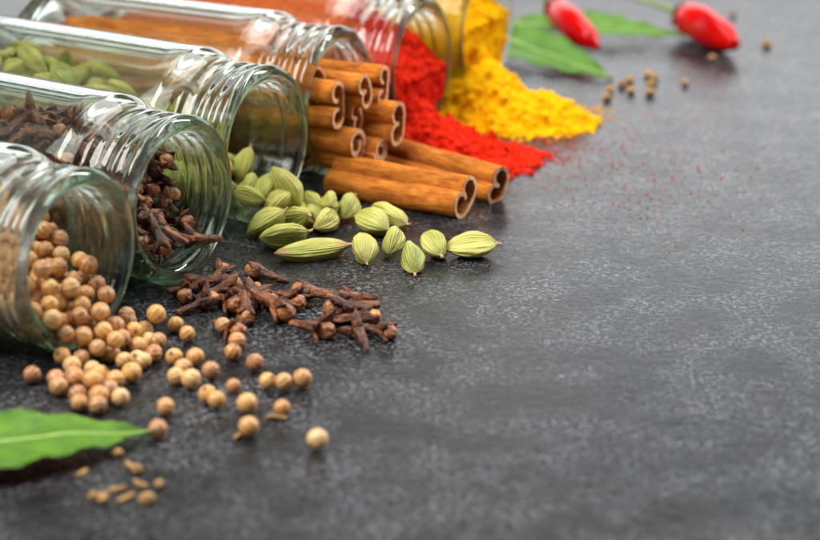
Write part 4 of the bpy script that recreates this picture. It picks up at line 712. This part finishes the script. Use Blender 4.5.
# ------------------------------------------------------------------ powders
def powder(name, jar_i, mat, mat_p, heap_pts, label, cat, fill, seed_n, skip_floor=0.0):
    """powder that fills a jar and runs out over its lip: ridge points (world x, y, height, half width) make the heap"""
    q, B, P, d, M = jar_frame(jar_i)
    bm = bmesh.new()
    # filling, lathed 0.03 inside the glass
    NT = 64; rings = []
    zs = [0.66, 0.8, 1.1] + [1.5 + 0.5 * k for k in range(13)] + [JL - s for s in (2.3, 2.1, 1.9, 1.7, 1.5, 1.2, .9, .6, .3, .1, 0.0)]
    for z in zs:
        s = JL - z; r = (r_in(s) if z > 1.0 else 2.0) - 0.035
        rings.append([bm.verts.new(M @ Vector((r * math.cos(2 * math.pi * k / NT), r * math.sin(2 * math.pi * k / NT), z)) + B) for k in range(NT)])
    for a in range(len(rings) - 1):
        for k in range(NT):
            bm.faces.new((rings[a][k], rings[a][(k + 1) % NT], rings[a + 1][(k + 1) % NT], rings[a + 1][k]))
    bm.faces.new(rings[0][::-1]); bm.faces.new(rings[-1])
    # cut away what lies above the sloping free surface
    side = d.cross(Vector((0, 0, 1)))
    for (s0, z0, slope) in fill:
        pt = P - d * s0; pt.z = z0
        nrm = (Vector((0, 0, 1)) + d * slope).normalized()
        g = bm.verts[:] + bm.edges[:] + bm.faces[:]
        r_ = bmesh.ops.bisect_plane(bm, geom=g, plane_co=pt, plane_no=nrm, clear_outer=True)
        ed = [e for e in r_['geom_cut'] if isinstance(e, bmesh.types.BMEdge)]
        bmesh.ops.holes_fill(bm, edges=ed, sides=0)
    # heap on the table
    x0 = min(p[0] - p[3] for p in heap_pts) - .8; x1 = max(p[0] + p[3] for p in heap_pts) + .8
    y0 = min(p[1] - p[3] for p in heap_pts) - .8; y1 = max(p[1] + p[3] for p in heap_pts) + .3
    st = 0.085; nx_ = int((x1 - x0) / st) + 1; ny_ = int((y1 - y0) / st) + 1
    def height(x, y):
        h = -0.2
        for a, b in zip(heap_pts[:-1], heap_pts[1:]):
            ax, ay = a[0], a[1]; bx, by = b[0], b[1]
            L2 = (bx - ax) ** 2 + (by - ay) ** 2; t = max(0, min(1, ((x - ax) * (bx - ax) + (y - ay) * (by - ay)) / L2))
            dx, dy = x - ax - t * (bx - ax), y - ay - t * (by - ay); w = a[3] + (b[3] - a[3]) * t; hh = a[2] + (b[2] - a[2]) * t
            dist = math.hypot(dx, dy) * (1 + 0.22 * noise.noise(Vector((x * .9, y * .9, seed_n))))
            h = max(h, hh * (1 - (dist / w) ** 1.25) if dist < w * 1.3 else -0.2)
        n1 = noise.fractal(Vector((x * 1.6, y * 1.6, seed_n)), 1.0, 2.0, 4)
        n2 = noise.noise(Vector((x * 5, y * 5, seed_n + 3)))
        base = h + (0.16 * n1 + 0.07 * n2 + 0.05) * min(1, max(0.0, h * 2 + 0.3))
        dm = 9.0
        for a, b in zip(heap_pts[:-1], heap_pts[1:]):
            L2 = (b[0] - a[0]) ** 2 + (b[1] - a[1]) ** 2; t = max(0, min(1, ((x - a[0]) * (b[0] - a[0]) + (y - a[1]) * (b[1] - a[1])) / L2))
            w = a[3] + (b[3] - a[3]) * t
            dm = min(dm, math.hypot(x - a[0] - t * (b[0] - a[0]), y - a[1] - t * (b[1] - a[1])) / w)
        apron = 0.10 - 0.30 * (dm - 0.80) + 0.22 * noise.noise(Vector((x * 4, y * 4, seed_n + 9))) + 0.10 * noise.noise(Vector((x * 9, y * 9, seed_n)))
        if dm < 1.75 and apron > 0.0: base = max(base, min(0.12, apron))
        return max(-0.2, base)
    grid = {}
    for i in range(nx_ + 1):
        for j in range(ny_ + 1):
            x, y = x0 + i * st, y0 + j * st
            grid[i, j] = height(x, y)
    vt = {}; vb = {}
    def V(i, j):
        if (i, j) not in vt:
            vt[i, j] = bm.verts.new((x0 + i * st, y0 + j * st, grid[i, j])); vb[i, j] = bm.verts.new((x0 + i * st, y0 + j * st, -0.35))
        return vt[i, j], vb[i, j]
    for i in range(nx_):
        for j in range(ny_):
            c = [(i, j), (i + 1, j), (i + 1, j + 1), (i, j + 1)]
            T = [V(*k) for k in c]
            bm.faces.new([t[0] for t in T]); bm.faces.new([t[1] for t in T][::-1])
            for k, (di, dj) in enumerate(((0, -1), (1, 0), (0, 1), (-1, 0))):
                ii, jj = i + di, j + dj
                if not (0 <= ii < nx_ and 0 <= jj < ny_):
                    a, b2 = T[k], T[(k + 1) % 4]
                    bm.faces.new((b2[0], a[0], a[1], b2[1]))
    # crumbs of caked powder over the free surface
    rg = random.Random(seed_n)
    for _ in range(520):
        i, j = rg.randrange(nx_), rg.randrange(ny_)
        h = grid[i, j]
        if h < 0.03: continue
        rad = rg.uniform(.05, .15) * (1.25 if h > .4 else .85)
        r_ = bmesh.ops.create_icosphere(bm, subdivisions=1, radius=rad)
        bmesh.ops.translate(bm, verts=r_['verts'], vec=(x0 + i * st, y0 + j * st, h + rad * rg.uniform(-.3, .35)))
    s0, z0, slope = fill[0]
    for _ in range(420):
        s = rg.uniform(-.1, 3.6); y = rg.uniform(-1.6, 1.6)
        z = z0 + (s - s0) * slope
        for (a_, b_, c_) in fill[1:]: z = min(z, b_ + (s - a_) * c_)
        rr = math.hypot(y, z - 2.4)
        if rr > r_in(max(s, 0)) - .2: continue
        rad = rg.uniform(.06, .17)
        r_ = bmesh.ops.create_icosphere(bm, subdivisions=1, radius=rad)
        pt = P - d * s + side * y; pt.z = z + rad * rg.uniform(-.4, .2)
        bmesh.ops.translate(bm, verts=r_['verts'], vec=pt)
    me = bpy.data.meshes.new(name); bm.to_mesh(me); bm.free()
    tmp = bpy.data.objects.new('tmp', me); COL.objects.link(tmp)
    md = tmp.modifiers.new('r', 'REMESH'); md.mode = 'VOXEL'; md.voxel_size = 0.05; md.adaptivity = 0.0
    dg = bpy.context.evaluated_depsgraph_get(); ev = tmp.evaluated_get(dg)
    m2 = bpy.data.meshes.new_from_object(ev)
    bpy.data.objects.remove(tmp)
    # grain, kept off the glass side, and everything under the table cut away
    verts = [v.co.copy() for v in m2.vertices]; nor = [v.normal.copy() for v in m2.vertices]
    out = []; by_glass = []
    for c, nn in zip(verts, nor):
        s = (P - c).dot(d); ax = P - d * s; rr = (c - ax).length
        near = s > 0.02 and rr > r_in(s) - 0.12
        by_glass.append(near and s > 0.9)
        if not near:
            c = c + nn * (0.12 * noise.noise(c * 2.6) + 0.06 * noise.noise(c * 8.5) + 0.055 * noise.noise(c * 17.0))
        out.append(c)
    bm = bmesh.new()
    me3 = mesh_data(name, out, [tuple(p.vertices) for p in m2.polygons], [mat, mat_p], True, [1 if by_glass[p.vertices[0]] else 0 for p in m2.polygons])
    bm.from_mesh(me3)
    dl = [v for v in bm.verts if v.co.z < -0.12 * S]
    bmesh.ops.delete(bm, geom=dl, context='VERTS')
    bm.to_mesh(me3); bm.free(); me3.update()
    me3.polygons.foreach_set('use_smooth', [True] * len(me3.polygons))
    o = place(name, me3)
    return tag(o, label, cat, kind='stuff')
def hp(x, y, h, w):
    p = at(x, y, h); return (p.x, p.y, h, w)
powder('paprika_powder', 4, PAPRIKA, PAPRIKA_ORANGE,
       [hp(412, 96, 1.7, 1.5), hp(428, 116, 1.25, 2.1), hp(450, 130, .95, 1.9), hp(482, 141, .65, 1.6), hp(508, 147, .38, 1.0), hp(530, 151, .12, .4)],
       'bright red paprika powder filling its jar and heaped on the table before it', 'spice powder', [(0.6, 2.75, 0.95), (1.0, 4.35, 0.2)], 21)
powder('turmeric_powder', 5, TURMERIC, TURMERIC,
       [hp(478, 50, 1.9, 1.5), hp(497, 76, 1.45, 2.0), hp(524, 91, 1.0, 1.8), hp(556, 98, .85, 1.25), hp(574, 108, .42, .6), hp(582, 113, .12, .3)],
       'golden yellow turmeric powder filling its jar and heaped on the table before it', 'spice powder', [(0.5, 3.2, 0.95), (1.0, 4.35, 0.2)], 33)
def grains(name, mat, spots, n, seed_n, label, cat, rmin=.012, rmax=.035):
    rg = random.Random(seed_n); v = []; f = []
    for _ in range(n):
        x, y, sx_, sy_ = spots[rg.randrange(len(spots))]
        p = at(rg.gauss(x, sx_), rg.gauss(y, sy_), 0); r = rg.uniform(rmin, rmax); o0 = len(v)
        for q in ((1, 0, 0), (-1, 0, 0), (0, 1, 0), (0, -1, 0), (0, 0, 1), (0, 0, -.4)):
            v.append((p.x + q[0] * r * rg.uniform(.7, 1.3), p.y + q[1] * r * rg.uniform(.7, 1.3), r * .4 + q[2] * r))
        for q in ((0, 2, 4), (2, 1, 4), (1, 3, 4), (3, 0, 4), (2, 0, 5), (1, 2, 5), (3, 1, 5), (0, 3, 5)): f.append(tuple(o0 + a for a in q))
    o = place(name, mesh_data(name, v, f, mat, False))
    tag(o, label, cat, kind='stuff')
grains('paprika_dust', PAPRIKA, [(545, 140, 40, 12), (600, 160, 60, 25), (540, 120, 25, 6), (500, 158, 30, 4), (650, 170, 60, 30), (545, 140, 25, 8), (520, 158, 30, 3), (470, 160, 40, 3)], 1500, 5, 'fine red paprika grains scattered over the table beyond the red heap', 'spice powder', .010, .038)
grains('turmeric_dust', TURMERIC, [(560, 118, 22, 4), (590, 112, 12, 5), (530, 118, 40, 3)], 700, 6, 'fine yellow turmeric grains at the foot of the yellow heap', 'spice powder', .010, .038)
grains('spice_dust', CUMIN, [(110, 400, 60, 40), (260, 360, 60, 50), (350, 330, 60, 30), (140, 480, 40, 20)], 90, 7, 'tiny brown spice crumbs scattered among the coriander seeds', 'spice crumbs', .008, .02)

# ------------------------------------------------------------------ leaves
def leaf(tip, base, width, lift_far, mat, label, seed_n, serr=0.05, cup=0.25, tip_h=0.1, base_h=0.2, tilt=0.0, arch=0.4):
    """tip and base are world points (cm); tilt raises the far edge"""
    rg = random.Random(seed_n)
    T = Vector(tip); B0 = Vector(base); ax = (T - B0); L = ax.length; ux = ax.normalized()
    side = Vector((0, 0, 1)).cross(ux).normalized()
    if side.y < 0: side = -side
    up = ux.cross(side); up = up if up.z > 0 else -up
    side2 = (side * math.cos(tilt) + up * math.sin(tilt)); up2 = (up * math.cos(tilt) - side * math.sin(tilt))
    NL, NW = 90, 24; pts = []; uv = []
    for i in range(NL + 1):
        t = i / NL
        w = width * 0.5 * (math.sin(math.pi * min(1, t * 0.97 + 0.03)) ** 0.75) * (1 - 0.40 * t ** 2.2)
        if t > 0.80: w = w * (1 - 0.45 * smooth(0.80, 1.0, t))
        tooth = serr * abs(((t * 17) % 1.0) - 0.2) * (1 if 0.05 < t < 0.93 else 0)
        for j in range(NW + 1):
            s = -1 + 2 * j / NW
            off = s * (w + (tooth if abs(s) > .9 else 0))
            n1 = 0.10 * noise.noise(Vector((t * 5, s * 1.5, seed_n))) + 0.05 * math.sin(t * 40 + seed_n) * abs(s) ** 3
            z = arch * math.sin(math.pi * t) + cup * (s * s) * w + n1 + 0.02
            c = B0 + ux * (L * t) + side2 * off + up2 * z
            pts.append(c); uv.append((t, (s + 1) / 2))
    nv_ = len(pts); th = 0.03
    v = [p for p in pts] + [p - up2 * th for p in pts]
    mz = min(p.z for p in v)
    if mz < 0.01: v = [Vector((p.x, p.y, p.z + (0.012 - mz))) for p in v]
    f = []
    W = NW + 1
    for i in range(NL):
        for j in range(NW):
            a = i * W + j; f.append((a, a + 1, a + W + 1, a + W)); f.append((nv_ + a, nv_ + a + W, nv_ + a + W + 1, nv_ + a + 1))
    for i in range(NL):
        for j in (0, NW):
            a = i * W + j; f.append((a, a + W, nv_ + a + W, nv_ + a))
    for i in (0, NL):
        for j in range(NW):
            a = i * W + j; f.append((a, nv_ + a, nv_ + a + 1, a + 1))
    me = mesh_data('bay_leaf', v, f, mat)
    ul = me.uv_layers.new(name='UVMap')
    for p in me.polygons:
        for li, vi in zip(p.loop_indices, p.vertices): ul.data[li].uv = uv[vi % nv_]
    o = place('bay_leaf', me)
    tag(o, label, 'leaf', 'green bay leaves')
    # midrib
    rv = []; m = 6
    mid = [v[i * W + NW // 2] for i in range(NL + 1)]
    mid = [mid[0] - ux * 0.9, mid[0] - ux * .4] + mid
    for k, c in enumerate(mid):
        r = 0.055 * (1 - 0.8 * k / len(mid)) + 0.008
        for i in range(m):
            a = 2 * math.pi * i / m; q = c + side2 * (r * math.cos(a)) + up2 * (r * math.sin(a) * .8); rv.append((q.x, q.y, max(q.z, 0.008)))
    place('midrib', mesh_data('midrib', rv, grid_faces(len(mid), m), RIB), o)
    return o
leaf(at(152, 431, .25), at(-150, 466, .35), 2.9, 0, LEAF, 'bright green serrated leaf lying in the front left corner', 3, serr=0.07, cup=0.08, tilt=R(4), arch=0.15)
leaf(at(613, 80, .08), at(470, 30, .5), 2.3, 0, LEAF_DARK, 'green leaf lying nearest behind the turmeric jar, under the first chili', 5, serr=0.02, cup=0.12, tilt=R(14), arch=.15)
leaf(at(684, 36, .25), at(500, 24, .35), 2.2, 0, LEAF_DARK, 'green leaf farther back, its tip beneath the rear chili', 8, serr=0.03, cup=0.12, tilt=R(10), arch=.12)

# ------------------------------------------------------------------ chilies
def chili(path, radii, stem, label):
    """path: world points along the fruit from calyx to tip"""
    NU = 32
    def tube(pts, rad, n, wob=0.0):
        # Catmull-Rom resample
        P_ = [pts[0] * 2 - pts[1]] + pts + [pts[-1] * 2 - pts[-2]]; Rr = [rad[0]] + list(rad) + [rad[-1]]
        out = []; K = 10
        for i in range(1, len(P_) - 2):
            for k in range(K + (1 if i == len(P_) - 3 else 0)):
                t = k / K
                def cr(a, b, c, d_): return 0.5 * ((2 * b) + (c - a) * t + (2 * a - 5 * b + 4 * c - d_) * t * t + (3 * b - a - 3 * c + d_) * t ** 3)
                out.append((cr(P_[i - 1], P_[i], P_[i + 1], P_[i + 2]), max(0.004, cr(Rr[i - 1], Rr[i], Rr[i + 1], Rr[i + 2]))))
        v = []
        for i, (c, r) in enumerate(out):
            tn = (out[min(i + 1, len(out) - 1)][0] - out[max(0, i - 1)][0]).normalized()
            u = tn.cross(Vector((0, 0, 1))).normalized(); w = u.cross(tn)
            for k in range(n):
                a = 2 * math.pi * k / n
                rr = r * (1 + wob * noise.noise(Vector((math.cos(a) * 1.2, math.sin(a) * 1.2, i * .12))))
                v.append(c + u * (rr * math.cos(a)) + w * (rr * math.sin(a)))
        f = grid_faces(len(out), n); f.append(tuple(range(n - 1, -1, -1))); f.append(tuple((len(out) - 1) * n + k for k in range(n)))
        return v, f
    v, f = tube(path, radii, NU, 0.10)
    o = place('chili_pepper', mesh_data('chili_pepper', v, f, CHILI))
    tag(o, label, 'chili', 'small red chilies')
    v, f = tube(stem[0], stem[1], 14, 0.05)
    place('stem', mesh_data('chili_stem', v, f, CHILI_STEM), o)
    # calyx cap
    tn = (path[0] - path[1]).normalized(); c0 = path[0] - tn * .10
    u = tn.cross(Vector((0, 0, 1))).normalized(); w = u.cross(tn); v = []; n = 30
    for (z, r) in ((-.10, radii[1] * .80), (.0, radii[1] * .60), (.10, radii[1] * .35), (.17, stem[1][0] * 1.2)):
        for k in range(n):
            a = 2 * math.pi * k / n; rr = r * (1 + (0.12 * math.cos(5 * a) if z < 0 else 0))
            v.append(c0 + tn * (z + .05) + u * rr * math.cos(a) + w * rr * math.sin(a))
    place('calyx', mesh_data('chili_calyx', v, grid_faces(4, n), CHILI_STEM), o)
a = [at(551, 6, 1.05), at(560, 13, .95), at(574, 26, .82), at(588, 38, .62), at(598, 48, .38)]
chili(a, [.22, .50, .54, .42, .12], ([at(551, 6, 1.05), at(546, 0, 1.2), at(543, -8, 1.5)], [.13, .10, .09]), 'small red chili with a pointed tip lying on the nearer leaf')
a = [at(677, 14, .80), at(688, 18, .74), at(705, 27, .68), at(722, 37, .62), at(735, 45, .55)]
chili(a, [.28, .60, .66, .58, .22], ([at(679, 14, .82), at(660, 6, .85), at(640, 0, .95), at(625, -6, 1.1)], [.13, .09, .085, .10]), 'blunt red chili with a long green stem lying at the back right')

# ------------------------------------------------------------------ cumin and small seeds
def build_cumin(seed_n, hl, r0, bend):
    nu, nv = 20, 16; v = []
    for j in range(nv + 1):
        t = -1 + 2 * j / nv; pr = max(.08, (1 - abs(t) ** 2.4) ** .7)
        for i in range(nu):
            a = 2 * math.pi * i / nu; r = r0 * pr * (1 + .10 * math.cos(5 * a))
            v.append((r * math.cos(a) + bend * (1 - t * t), r * math.sin(a), hl * t))
    f = grid_faces(nv + 1, nu); f.append(tuple(range(nu - 1, -1, -1))); f.append(tuple(nv * nu + i for i in range(nu)))
    return mesh_data('cumin_seed', v, f, CUMIN)
cm = [build_cumin(1, .28, .085, .05), build_cumin(2, .17, .13, .0), build_cumin(3, .33, .08, .08)]
CUM = [((117, 453), 5, 1, 1.0, 'short cumin seed alone just below the front leaf'), ((82, 472), 35, 0, .85, 'cumin seed alone at the left, below the front leaf'),
 ((128, 464), -50, 0, .9, 'cumin seed at the top of the front cluster'), ((137, 469), -30, 1, 1.1, 'fat cumin seed in the upper part of the front cluster'),
 ((141, 482), -25, 2, .95, 'long dark cumin seed in the middle of the front cluster'), ((159, 484), 80, 1, .95, 'orange brown cumin seed at the right of the front cluster'),
 ((94, 496), 70, 1, 1.05, 'yellowish cumin seed at the left end of the front cluster'), ((103, 498), 80, 1, 1.15, 'yellowish cumin seed touching the leftmost one of the front cluster'),
 ((117, 488), 10, 0, .95, 'dark cumin seed between the left pair and the middle of the front cluster'), ((126, 497), 25, 0, 1.05, 'reddish brown cumin seed at the bottom of the front cluster'),
 ((147, 499), 0, 1, 1.3, 'dull brown cumin seed at the bottom right of the front cluster')]
for (p, ang, k, s, lab) in CUM:
    o = place('cumin_seed', cm[k], None, at(*p, .08 * s), dirq((math.cos(R(ang)), math.sin(R(ang)) * 2.2, 0.05), rng.uniform(0, 6)), s * .82)
    tag(o, lab, 'seed', 'cumin seeds near the front leaf')
BACK = [((607, 97), 10, 'brown seed at the lower left of the cluster beyond the leaf tip'), ((610, 89), 60, 'brown seed at the upper left of the cluster beyond the leaf tip'), ((622, 84), 20, 'yellow brown seed next to the leaf tip'),
 ((630, 80), 80, 'small seed between the leaf tip and the back of the cluster'), ((631, 90), 0, 'dark seed at the front of the cluster beyond the leaf tip'), ((648, 74), 40, 'seed at the back of the cluster beyond the leaf tip'),
 ((654, 78), -30, 'seed at the back right of the cluster beyond the leaf tip'), ((651, 84), 20, 'seed in the middle right of the cluster beyond the leaf tip'), ((650, 92), 0, 'seed at the front right of the cluster beyond the leaf tip'),
 ((685, 82), 90, 'yellow brown seed alone, right of the cluster beyond the leaf tip'), ((712, 58), 0, 'small brown seed in the shade of the rear chili'), ((767, 44), 10, 'brown seed alone to the right of the rear chili'), ((733, 14), 0, 'brown seed behind the rear chili')]
for (p, ang, lab) in BACK:
    o = place('brown_seed', cm[1], None, at(*p, .12), dirq((math.cos(R(ang)), math.sin(R(ang)) * 2, 0.1), rng.uniform(0, 6)), rng.uniform(.85, 1.15))
    tag(o, lab, 'seed', 'brown seeds scattered at the back')
# thin stalks and a crumb by the loose seeds
for p, ang, k, s, lab in (((276, 418), -5, 2, .85, 'thin brown stalk in front of a pale coriander seed'), ((240, 436), 30, 0, .7, 'dark husk crumb at the foot of a brown coriander seed'), ((62, 344), 12, 2, .9, 'thin husk shred lying on the lower lip of the nearest jar')):
    if p == (62, 344): continue
    o = place('husk_shred', cm[k], None, at(*p, .07), dirq((math.cos(R(ang)), math.sin(R(ang)) * 2, 0.0)), s)
    tag(o, lab, 'husk', 'husk shreds')
